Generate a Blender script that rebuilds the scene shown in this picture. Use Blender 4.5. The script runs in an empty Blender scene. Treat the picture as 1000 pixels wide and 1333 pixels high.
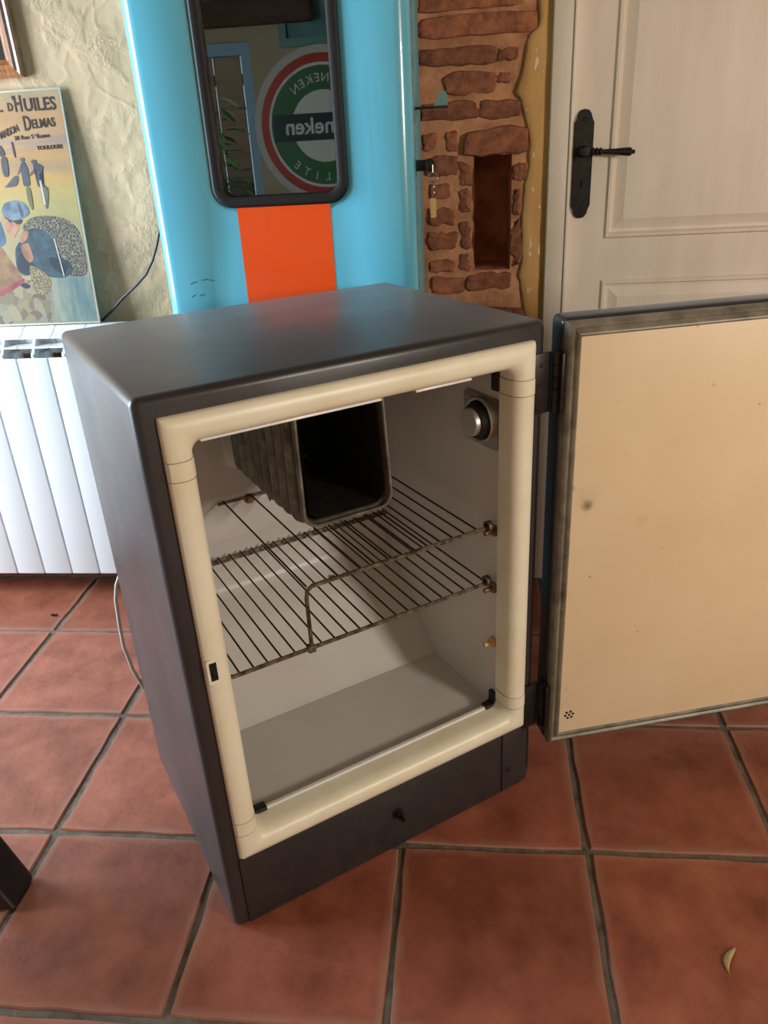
import bpy, bmesh, math, random
from mathutils import Vector, Matrix, noise
random.seed(7)
scene = bpy.context.scene
C = scene.collection
R = math.radians

# ------------------------------------------------------------------ camera
def make_camera():
    yaw, pitch, roll = -.1154, -.4506, -.0581
    fw = Vector((math.sin(yaw)*math.cos(pitch), math.cos(yaw)*math.cos(pitch), math.sin(pitch)))
    rt = Vector((math.cos(yaw), -math.sin(yaw), 0)); up = rt.cross(fw)
    r2 = rt*math.cos(roll)+up*math.sin(roll); u2 = r2.cross(fw)
    cam = bpy.data.cameras.new('camera'); o = bpy.data.objects.new('camera', cam); C.objects.link(o)
    m = Matrix((r2, u2, -fw)).transposed().to_4x4(); m.translation = (.1183, -.9922, 1.1545)
    o.matrix_world = m
    cam.sensor_fit = 'VERTICAL'; cam.sensor_height = 36; cam.lens = 36*1006/1333
    cam.clip_start = .02; cam.clip_end = 100
    scene.camera = o
make_camera()

# ------------------------------------------------------------------ world, daylight, exposure
world = bpy.data.worlds.new('world'); scene.world = world; world.use_nodes = True
bg = world.node_tree.nodes['Background']; bg.inputs[0].default_value = (.62, .80, 1.0, 1); bg.inputs[1].default_value = 3.0
scene.view_settings.view_transform = 'Standard'; scene.view_settings.look = 'None'
scene.view_settings.exposure = 0.0; scene.view_settings.gamma = 1; scene.view_settings.use_curve_mapping = False

def area(name, loc, target, sx, sy, power, col, shape='RECTANGLE'):
    l = bpy.data.lights.new(name, 'AREA'); l.shape = shape; l.size = sx; l.size_y = sy; l.energy = power; l.color = col
    o = bpy.data.objects.new(name, l); C.objects.link(o); o.location = loc
    o.rotation_euler = (Vector(target)-Vector(loc)).to_track_quat('-Z', 'Y').to_euler()
    return o
# daylight entering through the window openings of the left and the right wall
area('daylight_left_window', (-2.36, .05, 1.28), (0, .05, 1.1), .95, 1.45, 106, (.74, .88, 1.0))
area('daylight_right_window', (2.57, -1.72, 1.43), (0, .12, .6), .36, .5, 50, (1.0, .89, .76))
sun = bpy.data.lights.new('sun', 'SUN'); sun.energy = 7; sun.angle = R(.5); sun.color = (1,.95,.85)
sun_o = bpy.data.objects.new('sun', sun); C.objects.link(sun_o); sun_o.rotation_euler = (R(-42), 0, 0)   # from behind the house, over the roof, onto the garden

# ------------------------------------------------------------------ helpers
def tag(o, label=None, cat=None, group=None, kind=None):
    if label: o['label'] = label
    if cat: o['category'] = cat
    if group: o['group'] = group
    if kind: o['kind'] = kind
    return o
def thing(name, label, cat, loc=(0,0,0), rz=0, group=None):
    o = bpy.data.objects.new(name, None); C.objects.link(o); o.empty_display_size = .05
    o.location = loc; o.rotation_euler = (0,0,rz)
    return tag(o, label, cat, group)
def obj(name, bm, m, parent=None, smooth=True, angle=35):
    me = bpy.data.meshes.new(name)
    if isinstance(bm, bmesh.types.BMesh):
        bmesh.ops.recalc_face_normals(bm, faces=bm.faces)
        bm.to_mesh(me); bm.free()
    else: me = bm
    o = bpy.data.objects.new(name, me); C.objects.link(o)
    if m is not None and not me.materials: me.materials.append(m)
    if smooth:
        for p in me.polygons: p.use_smooth = True
        if hasattr(me, 'set_sharp_from_angle'): me.set_sharp_from_angle(angle=R(angle))
    if parent: o.parent = parent
    return o
def struct(name, bm, m, label=None, smooth=False):
    o = obj(name, bm, m, None, smooth); o['kind'] = 'structure'
    if label: o['label'] = label
    return o
def box(x0,x1,y0,y1,z0,z1, bev=0, seg=2, bm=None):
    nb = bmesh.new()
    bmesh.ops.create_cube(nb, size=1)
    for v in nb.verts: v.co = Vector(((x0+x1)/2+v.co.x*(x1-x0), (y0+y1)/2+v.co.y*(y1-y0), (z0+z1)/2+v.co.z*(z1-z0)))
    if bev: bmesh.ops.bevel(nb, geom=nb.edges[:], offset=bev, segments=seg, profile=.5, affect='EDGES')
    return merge(bm, nb)
def merge(bm, nb):
    if bm is None: return nb
    me = bpy.data.meshes.new('tmp'); nb.to_mesh(me); nb.free(); bm.from_mesh(me); bpy.data.meshes.remove(me); return bm
def tube(pts, r, n=8, bm=None, cyc=False, caps=True):
    bm = bm or bmesh.new(); pts = [Vector(p) for p in pts]; rings = []; N = len(pts)
    prev = None
    for i, p in enumerate(pts):
        a = pts[(i-1) % N] if (i or cyc) else p; b = pts[(i+1) % N] if (i < N-1 or cyc) else p
        t = (b-a).normalized()
        if prev is None:
            s = t.orthogonal().normalized()
        else:
            s = (prev - t*prev.dot(t)).normalized()
        prev = s; w = t.cross(s)
        rr = r[i] if isinstance(r, (list, tuple)) else r
        rings.append([bm.verts.new(p+(s*math.cos(k*2*math.pi/n)+w*math.sin(k*2*math.pi/n))*rr) for k in range(n)])
    for i in range(N if cyc else N-1):
        a, b = rings[i], rings[(i+1) % N]
        off = 0
        if cyc and i == N-1:
            off = min(range(n), key=lambda q: (a[0].co-b[q].co).length)
        for k in range(n):
            bm.faces.new((a[k], a[(k+1)%n], b[(k+1+off)%n], b[(k+off)%n]))
    if not cyc and caps:
        bm.faces.new(rings[0][::-1]); bm.faces.new(rings[-1])
    return bm
def cyl(p, q, r, n=24, bm=None): return tube([p, q], r, n, bm)
def lathe(prof, axis_o, axis_d, n=32, bm=None):
    """prof: (radius, distance along the axis)"""
    bm = bm or bmesh.new(); d = Vector(axis_d).normalized(); s = d.orthogonal().normalized(); w = d.cross(s); o = Vector(axis_o)
    rings = []
    for r_, h in prof:
        if r_ < 1e-6: rings.append([bm.verts.new(o+d*h)])
        else: rings.append([bm.verts.new(o+d*h+(s*math.cos(k*2*math.pi/n)+w*math.sin(k*2*math.pi/n))*r_) for k in range(n)])
    for a, b in zip(rings, rings[1:]):
        for k in range(n):
            if len(a) == 1 and len(b) > 1: bm.faces.new((a[0], b[(k+1)%n], b[k]))
            elif len(b) == 1 and len(a) > 1: bm.faces.new((a[k], a[(k+1)%n], b[0]))
            elif len(a) > 1: bm.faces.new((a[k], a[(k+1)%n], b[(k+1)%n], b[k]))
    return bm
def arc(cx, cy, r, a0, a1, n=8):
    return [(cx+r*math.cos(R(a0+(a1-a0)*i/n)), cy+r*math.sin(R(a0+(a1-a0)*i/n))) for i in range(n+1)]
def rrect(x0,x1,y0,y1,r,n=6):
    return arc(x1-r,y0+r,r,-90,0,n)+arc(x1-r,y1-r,r,0,90,n)+arc(x0+r,y1-r,r,90,180,n)+arc(x0+r,y0+r,r,180,270,n)
def prism(poly, h0, h1, plane='XZ', bm=None):
    """flat polygon given thickness; plane XZ -> thickness along Y, XY -> along Z, YZ -> along X"""
    nb = bmesh.new()
    def P(a, b, h): return Vector({'XZ': (a,h,b), 'XY': (a,b,h), 'YZ': (h,a,b)}[plane])
    va = [nb.verts.new(P(a,b,h0)) for a,b in poly]; vb = [nb.verts.new(P(a,b,h1)) for a,b in poly]
    nb.faces.new(va); nb.faces.new(vb[::-1]); n = len(poly)
    for i in range(n): nb.faces.new((va[i], vb[i], vb[(i+1)%n], va[(i+1)%n]))
    return merge(bm, nb)
def ring_prism(outer, inner, h0, h1, plane='XZ', bm=None):
    nb = bmesh.new(); n = len(outer)
    def P(a, b, h): return Vector({'XZ': (a,h,b), 'XY': (a,b,h), 'YZ': (h,a,b)}[plane])
    v = [[nb.verts.new(P(a,b,h)) for a,b in q] for q, h in ((outer,h0),(inner,h0),(outer,h1),(inner,h1))]
    for i in range(n):
        j = (i+1) % n
        nb.faces.new((v[0][i],v[0][j],v[1][j],v[1][i])); nb.faces.new((v[2][i],v[2][j],v[3][j],v[3][i]))
        nb.faces.new((v[0][i],v[0][j],v[2][j],v[2][i])); nb.faces.new((v[1][i],v[1][j],v[3][j],v[3][i]))
    return merge(bm, nb)
def text_mesh(s, size, align='LEFT', extrude=.0004, shear=0, space=1.0, bold=0):
    c = bpy.data.curves.new('lettering', 'FONT'); c.body = s; c.size = size; c.align_x = align; c.extrude = extrude; c.shear = shear; c.space_character = space; c.offset = bold
    c.resolution_u = 3
    t = bpy.data.objects.new('lettering', c); C.objects.link(t)
    dg = bpy.context.evaluated_depsgraph_get(); me = bpy.data.meshes.new_from_object(t.evaluated_get(dg))
    bpy.data.objects.remove(t); bpy.data.curves.remove(c); me.materials.clear()
    return me

# ------------------------------------------------------------------ materials
def srgb(r, g, b):
    f = lambda c: (c/255/12.92) if c/255 <= .04045 else ((c/255+.055)/1.055)**2.4
    return (f(r), f(g), f(b), 1)
def mat(name, col, rough=.5, metal=0, col2=None, scale=8, detail=6, bump=0, bscale=60, spec=.5, coat=0, thr=(.35,.65), coords='Object', stretch=None, bdist=.002):
    m = bpy.data.materials.new(name); m.use_nodes = True; nt = m.node_tree; b = nt.nodes['Principled BSDF']
    b.inputs['Roughness'].default_value = rough; b.inputs['Metallic'].default_value = metal
    b.inputs['Specular IOR Level'].default_value = spec; b.inputs['Coat Weight'].default_value = coat
    b.inputs['Base Color'].default_value = col
    tc = nt.nodes.new('ShaderNodeTexCoord'); mp = nt.nodes.new('ShaderNodeMapping'); nt.links.new(tc.outputs[coords], mp.inputs[0])
    if stretch: mp.inputs['Scale'].default_value = stretch
    if col2:
        n = nt.nodes.new('ShaderNodeTexNoise'); n.inputs['Scale'].default_value = scale; n.inputs['Detail'].default_value = detail; n.inputs['Roughness'].default_value = .6
        r = nt.nodes.new('ShaderNodeValToRGB'); r.color_ramp.elements[0].position = thr[0]; r.color_ramp.elements[1].position = thr[1]
        r.color_ramp.elements[0].color = col; r.color_ramp.elements[1].color = col2
        nt.links.new(mp.outputs[0], n.inputs['Vector']); nt.links.new(n.outputs[0], r.inputs[0]); nt.links.new(r.outputs[0], b.inputs['Base Color'])
    if bump:
        n = nt.nodes.new('ShaderNodeTexNoise'); n.inputs['Scale'].default_value = bscale; n.inputs['Detail'].default_value = 8; n.inputs['Roughness'].default_value = .65
        bp = nt.nodes.new('ShaderNodeBump'); bp.inputs['Strength'].default_value = bump; bp.inputs['Distance'].default_value = bdist
        nt.links.new(mp.outputs[0], n.inputs['Vector']); nt.links.new(n.outputs[0], bp.inputs['Height']); nt.links.new(bp.outputs[0], b.inputs['Normal'])
    return m
def nodes(m): return m.node_tree, m.node_tree.nodes['Principled BSDF']
def N(nt, t, **kw):
    n = nt.nodes.new(t)
    for k, v in kw.items(): setattr(n, k, v)
    return n
def mix(nt, a, b, fac, mode='MIX'):
    n = N(nt, 'ShaderNodeMix', data_type='RGBA', blend_type=mode)
    for i, s in ((6, a), (7, b), (0, fac)):
        if hasattr(s, 'is_linked'): nt.links.new(s, n.inputs[i])
        else: n.inputs[i].default_value = s
    return n.outputs[2]
def math_n(nt, op, a, b=None, c=None, clamp=False):
    n = N(nt, 'ShaderNodeMath', operation=op, use_clamp=clamp)
    for i, s in enumerate((a, b, c)):
        if s is None: continue
        if hasattr(s, 'is_linked'): nt.links.new(s, n.inputs[i])
        else: n.inputs[i].default_value = s
    return n.outputs[0]
def glass(name, tint, refl):
    m = bpy.data.materials.new(name); m.use_nodes = True; nt = m.node_tree; nt.nodes.clear()
    o = N(nt,'ShaderNodeOutputMaterial'); t = N(nt,'ShaderNodeBsdfTransparent'); g = N(nt,'ShaderNodeBsdfGlossy'); mx = N(nt,'ShaderNodeMixShader'); f = N(nt,'ShaderNodeFresnel')
    f.inputs[0].default_value = refl; t.inputs[0].default_value = tint; g.inputs['Roughness'].default_value = .0; g.inputs[0].default_value = (1,1,1,1)
    nt.links.new(f.outputs[0], mx.inputs[0]); nt.links.new(t.outputs[0], mx.inputs[1]); nt.links.new(g.outputs[0], mx.inputs[2]); nt.links.new(mx.outputs[0], o.inputs[0])
    return m

M = {}
M['plaster'] = mat('beige_plaster', srgb(196,168,132), .85, col2=srgb(208,184,150), scale=5, bump=1.0, bscale=75, bdist=.010)
def plaster_marks():
    nt, b = nodes(M['plaster'])
    bp = [n for n in nt.nodes if n.type == 'BUMP'][0]; no = bp.inputs['Height'].links[0].from_node
    tc = [n for n in nt.nodes if n.type == 'TEX_COORD'][0]
    v = N(nt, 'ShaderNodeTexVoronoi', feature='DISTANCE_TO_EDGE'); v.inputs['Scale'].default_value = 9
    w = N(nt, 'ShaderNodeTexNoise'); w.inputs['Scale'].default_value = 6; w.inputs['Detail'].default_value = 3
    va = N(nt, 'ShaderNodeVectorMath', operation='MULTIPLY_ADD'); va.inputs[1].default_value = (.25,.25,.25)
    nt.links.new(tc.outputs['Object'], w.inputs['Vector']); nt.links.new(w.outputs['Color'], va.inputs[0]); nt.links.new(tc.outputs['Object'], va.inputs[2]); nt.links.new(va.outputs[0], v.inputs['Vector'])
    ridge = math_n(nt, 'SUBTRACT', .5, math_n(nt, 'MULTIPLY', v.outputs['Distance'], 9, clamp=True))
    big = N(nt, 'ShaderNodeTexNoise'); big.inputs['Scale'].default_value = 10; big.inputs['Detail'].default_value = 2
    nt.links.new(tc.outputs['Object'], big.inputs['Vector'])
    msk = math_n(nt, 'MULTIPLY', math_n(nt, 'SUBTRACT', big.outputs[0], .40), 4, clamp=True)
    h = math_n(nt, 'ADD', math_n(nt, 'MULTIPLY', no.outputs[0], msk), math_n(nt, 'MULTIPLY', ridge, .10))
    h = math_n(nt, 'ADD', h, math_n(nt, 'MULTIPLY', big.outputs[0], .6))
    nt.links.new(h, bp.inputs['Height'])
plaster_marks()
M['roomwall'] = mat('cream_wall_paint', srgb(186,168,138), .85, col2=srgb(176,156,124), scale=3)
M['ceiling'] = mat('ceiling_boards', srgb(134,104,76), .8, col2=srgb(110,82,58), scale=6, stretch=(.2,3,1))
M['mortar'] = mat('salmon_mortar', srgb(210,154,114), .95, col2=srgb(166,114,80), scale=14, bump=.9, bscale=90, bdist=.004)
M['niche'] = mat('niche_rubble', srgb(206,140,102), .95, col2=srgb(150,98,70), scale=16, bump=1, bscale=60, bdist=.006)
M['ochre'] = mat('ochre_plaster', srgb(216,172,108), .8, col2=srgb(196,146,88), scale=9, bump=.5, bscale=50, stretch=(1,1,.35))
def ochre_flakes():
    nt, b = nodes(M['ochre']); src = b.inputs['Base Color'].links[0].from_socket
    tc = N(nt,'ShaderNodeTexCoord'); mp = N(nt,'ShaderNodeMapping'); mp.inputs['Scale'].default_value = (90, 1, 28); mp.inputs['Rotation'].default_value = (0,.25,0)
    n = N(nt,'ShaderNodeTexNoise'); n.inputs['Scale'].default_value = 1; n.inputs['Detail'].default_value = 1
    nt.links.new(tc.outputs['Object'], mp.inputs[0]); nt.links.new(mp.outputs[0], n.inputs['Vector'])
    f = math_n(nt,'MULTIPLY', math_n(nt,'SUBTRACT', n.outputs[0], .67), 30, clamp=True)
    nt.links.new(mix(nt, src, srgb(226,216,196), f), b.inputs['Base Color'])
ochre_flakes()
def brick_mat():
    m = mat('old_brick', srgb(172,112,82), .92, col2=srgb(122,78,58), scale=40, bump=.9, bscale=120, bdist=.004)
    nt, b = nodes(m); src = b.inputs['Base Color'].links[0].from_socket
    oi = N(nt,'ShaderNodeObjectInfo'); r = N(nt,'ShaderNodeValToRGB'); r.color_ramp.elements[0].color = (.78,.74,.74,1); r.color_ramp.elements[1].color = (1.2,1.1,1.05,1)
    nt.links.new(oi.outputs['Random'], r.inputs[0])
    nt.links.new(mix(nt, src, r.outputs[0], 1.0, 'MULTIPLY'), b.inputs['Base Color'])
    return m
M['brick'] = brick_mat()
def tile_mat():
    m = mat('terracotta_tile', srgb(164,96,73), .42, col2=srgb(118,60,42), scale=12, bump=.6, bscale=40, bdist=.003, thr=(.3,.72))
    nt, b = nodes(m); src = b.inputs['Base Color'].links[0].from_socket
    oi = N(nt,'ShaderNodeObjectInfo'); r = N(nt,'ShaderNodeValToRGB'); r.color_ramp.elements[0].color = (.86,.82,.80,1); r.color_ramp.elements[1].color = (1.1,1.08,1.08,1)
    nt.links.new(oi.outputs['Random'], r.inputs[0]); c = mix(nt, src, r.outputs[0], 1.0, 'MULTIPLY')
    # shift the noise from tile to tile
    mp = [n for n in nt.nodes if n.type == 'MAPPING'][0]; va = N(nt,'ShaderNodeVectorMath', operation='MULTIPLY'); va.inputs[1].default_value = (40,40,40)
    cx = N(nt,'ShaderNodeCombineXYZ')
    for i in range(3): nt.links.new(oi.outputs['Random'], cx.inputs[i])
    nt.links.new(cx.outputs[0], va.inputs[0]); nt.links.new(va.outputs[0], mp.inputs['Location'])
    # cement residue along the edges
    tc = N(nt,'ShaderNodeTexCoord'); sp = N(nt,'ShaderNodeSeparateXYZ'); nt.links.new(tc.outputs['Generated'], sp.inputs[0])
    ax = math_n(nt,'ABSOLUTE', math_n(nt,'SUBTRACT', sp.outputs[0], .5)); ay = math_n(nt,'ABSOLUTE', math_n(nt,'SUBTRACT', sp.outputs[1], .5))
    e = math_n(nt,'MAXIMUM', ax, ay)
    n2 = N(nt,'ShaderNodeTexNoise'); n2.inputs['Scale'].default_value = 24; n2.inputs['Detail'].default_value = 5; nt.links.new(mp.outputs[0], n2.inputs['Vector'])
    f = math_n(nt,'MULTIPLY', math_n(nt,'SUBTRACT', math_n(nt,'ADD', e, math_n(nt,'MULTIPLY', n2.outputs[0], .10)), .50), 12, clamp=True)
    c = mix(nt, c, srgb(172,134,114), math_n(nt,'MULTIPLY', f, .75))
    # fine scuffs and specks
    n3 = N(nt,'ShaderNodeTexNoise'); n3.inputs['Scale'].default_value = 60; n3.inputs['Detail'].default_value = 6; nt.links.new(mp.outputs[0], n3.inputs['Vector'])
    f3 = math_n(nt,'MULTIPLY', math_n(nt,'SUBTRACT', n3.outputs[0], .58), 4, clamp=True)
    c = mix(nt, c, srgb(120,66,44), math_n(nt,'MULTIPLY', f3, .5))
    nt.links.new(c, b.inputs['Base Color'])
    rr = N(nt,'ShaderNodeMapRange'); rr.inputs[3].default_value = .34; rr.inputs[4].default_value = .62; nt.links.new(n2.outputs[0], rr.inputs[0]); nt.links.new(rr.outputs[0], b.inputs['Roughness'])
    return m
M['tile'] = tile_mat()
M['grout'] = mat('grey_grout', srgb(128,118,104), .95, col2=srgb(84,76,66), scale=26, bump=1, bscale=160, bdist=.003, thr=(.3,.7))
def black_mat():
    m = mat('charcoal_paint', srgb(52,50,52), .36, col2=srgb(41,39,40), scale=7, bump=.06, bscale=140, stretch=(1,1,.3), spec=.5)
    nt, b = nodes(m); tc = N(nt,'ShaderNodeTexCoord'); n = N(nt,'ShaderNodeTexNoise'); n.inputs['Scale'].default_value = 5; n.inputs['Detail'].default_value = 7
    nt.links.new(tc.outputs['Object'], n.inputs['Vector']); rr = N(nt,'ShaderNodeMapRange'); rr.inputs[1].default_value = .3; rr.inputs[2].default_value = .7; rr.inputs[3].default_value = .28; rr.inputs[4].default_value = .44; b.inputs['Sheen Weight'].default_value = .13; b.inputs['Sheen Roughness'].default_value = .4
    nt.links.new(n.outputs[0], rr.inputs[0]); nt.links.new(rr.outputs[0], b.inputs['Roughness'])
    return m
M['charcoal'] = black_mat()
M['charcoal_dull'] = mat('charcoal_dull', srgb(50,46,45), .5, col2=srgb(40,37,36), scale=30, bump=.05)
M['enamel'] = mat('white_enamel', srgb(212,210,206), .35, col2=srgb(204,200,195), scale=4)
M['pvc'] = mat('cream_plastic', srgb(238,234,212), .38, col2=srgb(226,216,184), scale=11, thr=(.4,.8))
M['pvc_seam'] = mat('dirty_seam', srgb(150,136,104), .6)
M['blackplastic'] = mat('black_plastic', srgb(22,21,21), .5)
M['hinge'] = mat('dark_hinge_steel', srgb(56,52,50), .42, metal=.6, col2=srgb(38,35,33), scale=30)
M['steel'] = mat('brushed_steel', srgb(178,172,162), .32, metal=1, col2=srgb(150,142,130), scale=20, stretch=(1,1,6))
M['silver'] = mat('silver_cap', srgb(205,202,198), .4, metal=.85)
M['wire'] = mat('rusty_wire', srgb(132,118,96), .5, metal=.5, col2=srgb(60,50,38), scale=90, thr=(.38,.62))
M['thinwire'] = mat('dark_rusty_wire', srgb(62,50,38), .55, metal=.4, col2=srgb(34,27,20), scale=90)
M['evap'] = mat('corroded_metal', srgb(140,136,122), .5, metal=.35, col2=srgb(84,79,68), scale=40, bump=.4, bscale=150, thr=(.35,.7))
def evap_groove_shade():
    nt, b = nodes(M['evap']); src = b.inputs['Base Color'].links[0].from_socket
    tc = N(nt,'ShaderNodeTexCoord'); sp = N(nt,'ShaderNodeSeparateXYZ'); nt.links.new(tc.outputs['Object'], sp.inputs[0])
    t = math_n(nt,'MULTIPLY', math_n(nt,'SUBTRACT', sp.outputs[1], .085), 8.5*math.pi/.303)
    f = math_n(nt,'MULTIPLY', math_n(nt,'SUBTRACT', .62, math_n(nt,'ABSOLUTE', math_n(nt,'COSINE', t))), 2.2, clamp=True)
    nt.links.new(mix(nt, src, srgb(34,30,25), f), b.inputs['Base Color'])   # groove shade painted into the colour so the ribs read
evap_groove_shade()
M['evap_in'] = mat('dark_inner_skin', srgb(46,41,34), .6, metal=.2, col2=srgb(24,21,18), scale=30, bump=.3, bscale=90)  # darker mottled skin inside the sleeve
M['rust'] = mat('rusty_peg', srgb(150,104,54), .7, col2=srgb(110,66,30), scale=120)
M['pegwax'] = mat('tan_peg', srgb(206,168,108), .6)
M['pegmetal'] = mat('peg_collar', srgb(150,130,104), .5, metal=.5, col2=srgb(96,78,58), scale=120)
M['trim'] = mat('white_metal_strip', srgb(236,236,234), .25)
def door_panel_mat():
    m = mat('cream_door_panel', srgb(234,213,178), .42, col2=srgb(226,203,166), scale=3)
    nt, b = nodes(m); src = b.inputs['Base Color'].links[0].from_socket
    tc = N(nt,'ShaderNodeTexCoord'); w = N(nt,'ShaderNodeTexNoise'); w.inputs['Scale'].default_value = 60; nt.links.new(tc.outputs['Object'], w.inputs['Vector'])
    def spot(p, r, strength, c, s):
        d = N(nt,'ShaderNodeVectorMath', operation='DISTANCE'); d.inputs[1].default_value = p; nt.links.new(tc.outputs['Object'], d.inputs[0])
        e = math_n(nt,'ADD', d.outputs['Value'], math_n(nt,'MULTIPLY', math_n(nt,'SUBTRACT', w.outputs[0], .5), r*1.2))
        f = math_n(nt,'MULTIPLY', math_n(nt,'SUBTRACT', 1, math_n(nt,'DIVIDE', e, r)), strength, clamp=True)
        return mix(nt, s, c, f)
    s = spot((.052, 0, .500), .013, .9, srgb(96,80,60), src); s = spot((.024, 0, .534), .007, .9, srgb(90,72,50), s)
    s = spot((.150, 0, .459), .016, .18, srgb(150,120,90), s); s = spot((.045, 0, .51), .03, .2, srgb(150,128,96), s)
    n = N(nt,'ShaderNodeTexNoise'); n.inputs['Scale'].default_value = 70; n.inputs['Detail'].default_value = 2; nt.links.new(tc.outputs['Object'], n.inputs['Vector'])
    f = math_n(nt,'MULTIPLY', math_n(nt,'SUBTRACT', n.outputs[0], .74), 12, clamp=True)
    s = mix(nt, s, srgb(160,110,66), math_n(nt,'MULTIPLY', f, .7))
    nt.links.new(s, b.inputs['Base Color'])
    return m
M['doorpanel'] = door_panel_mat()
M['rubber'] = mat('grey_worn_gasket', srgb(138,132,116), .38, col2=srgb(88,82,68), scale=26, thr=(.35,.7), bump=.15, bscale=80)
M['white_rad'] = mat('white_radiator_enamel', srgb(232,236,238), .3, coat=.3)
M['blue'] = mat('turquoise_enamel', srgb(98,186,212), .22, col2=srgb(92,180,207), scale=3, coat=.5)
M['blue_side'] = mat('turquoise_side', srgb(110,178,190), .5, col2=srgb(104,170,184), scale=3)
M['orange'] = mat('orange_stripe', srgb(240,84,20), .3, coat=.3)
M['blackrubber'] = mat('black_rubber', srgb(13,13,15), .5)
M['teal'] = mat('teal_metal', srgb(110,152,146), .35)
M['dark_int'] = mat('dark_interior', srgb(30,38,38), .8)
M['glass'] = glass('cabinet_glass', (.72,.86,.84,1), 1.9)
M['pane'] = glass('window_pane', (.95,.98,.97,1), 1.3)
M['doorwhite'] = mat('white_door_paint', srgb(238,229,216), .42, col2=srgb(230,219,203), scale=3, bump=.08, bscale=60, stretch=(6,1,1))
M['casing'] = mat('casing_paint', srgb(232,222,207), .55, col2=srgb(222,210,192), scale=8, bump=.3, bscale=70, stretch=(1,1,.3))
M['iron'] = mat('black_iron', srgb(44,42,40), .45, metal=.5, col2=srgb(30,28,27), scale=60, bump=.3, bscale=120)
M['void'] = mat('black_void', (.004,.004,.004,1), .9)
M['wood'] = mat('varnished_wood', srgb(186,124,72), .35, col2=srgb(140,84,44), scale=20, stretch=(12,1,1), coat=.3)
M['wood_v'] = mat('varnished_wood_upright', srgb(178,118,70), .35, col2=srgb(132,80,42), scale=20, stretch=(12,1,1), coat=.3)
M['whitebevel'] = mat('white_slip', srgb(232,226,214), .5)
M['darkpicture'] = mat('dark_print', srgb(36,34,34), .3)
M['cable'] = mat('black_cable', srgb(26,26,28), .45)
M['cord'] = mat('white_cord', srgb(206,204,196), .45)
M['blacklacquer'] = mat('black_lacquer', srgb(30,25,26), .4, col2=srgb(22,19,20), scale=20)
M['worn'] = mat('worn_edge', srgb(116,98,72), .7, col2=srgb(60,48,36), scale=120)
M['leaf'] = mat('dry_leaf', srgb(196,172,120), .7, col2=srgb(160,138,92), scale=60)
M['foliage'] = mat('garden_leaves', srgb(110,170,60), .5, col2=srgb(50,104,36), scale=12)
M['bark'] = mat('bark', srgb(80,62,46), .9)
M['bluewood'] = mat('blue_grey_window_wood', srgb(150,176,198), .5)
M['beam'] = mat('dark_beam', srgb(96,66,44), .7, col2=srgb(70,46,30), scale=12, stretch=(.3,4,4), bump=.3)
M['lampwhite'] = mat('lamp_shade_white', srgb(236,228,212), .6)
M['brass'] = mat('dull_brass', srgb(160,130,80), .4, metal=.8)

# ------------------------------------------------------------------ room shell
XL, XR, YB, YF, H = -2.4, 2.6, .96, -2.2, 2.5
T = .33
# floor: grout bed and single terracotta tiles
floor = struct('floor', box(XL, XR, YF, YB, -.08, -.005), M['grout'], 'grey cement bed between the terracotta tiles')
def tile_mesh(w, d, seed):
    rnd = random.Random(seed); nb = bmesh.new(); g = .0062; n = 6
    pts = []
    x0, x1, y0, y1 = -w/2+g, w/2-g, -d/2+g, d/2-g
    for i in range(n): pts.append((x0+(x1-x0)*i/n, y0))
    for i in range(n): pts.append((x1, y0+(y1-y0)*i/n))
    for i in range(n): pts.append((x1-(x1-x0)*i/n, y1))
    for i in range(n): pts.append((x0, y1-(y1-y0)*i/n))
    pts = [(x+rnd.uniform(-.0019,.0019), y+rnd.uniform(-.0019,.0019)) for x, y in pts]
    rings = []
    for s, z in ((1.0,-.007),(1.0,-.0035),(.988,-.0004)):
        rings.append([nb.verts.new((x*s, y*s, z)) for x, y in pts])
    for a, b in zip(rings, rings[1:]):
        for i in range(len(a)): nb.faces.new((a[i], a[(i+1)%len(a)], b[(i+1)%len(b)], b[i]))
    c = nb.verts.new((0,0,-.0004))
    for i in range(len(pts)): nb.faces.new((rings[-1][i], rings[-1][(i+1)%len(pts)], c))
    bmesh.ops.recalc_face_normals(nb, faces=nb.faces)
    me = bpy.data.meshes.new('tile'); nb.to_mesh(me); nb.free(); me.materials.append(M['tile'])
    for p in me.polygons: p.use_smooth = True
    me.set_sharp_from_angle(angle=R(12))
    return me
full = [tile_mesh(T, T, s) for s in range(6)]; last = [tile_mesh(T, .285, 20+s) for s in range(4)]
rt = random.Random(3)
for i in range(-7, 8):
    for j in range(-7, 3):
        x0, y0 = i*T, j*T
        if x0+T > XR+.04 or x0 < XL-.001 or y0 < YF-.2: continue
        lastrow = j == 2
        o = bpy.data.objects.new('tile', rt.choice(last if lastrow else full)); C.objects.link(o); o.parent = floor
        o.location = (x0+T/2, y0+(.285/2 if lastrow else T/2), rt.uniform(-.0008, .0006))
        o.rotation_euler = (0,0, rt.uniform(-.004,.004)+(rt.choice((0,1,2,3))*math.pi/2 if not lastrow else rt.choice((0,math.pi))))
ceil_ = struct('ceiling', box(XL-.2, XR+.2, YF-.2, YB+.3, H, H+.1), M['ceiling'])
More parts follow.
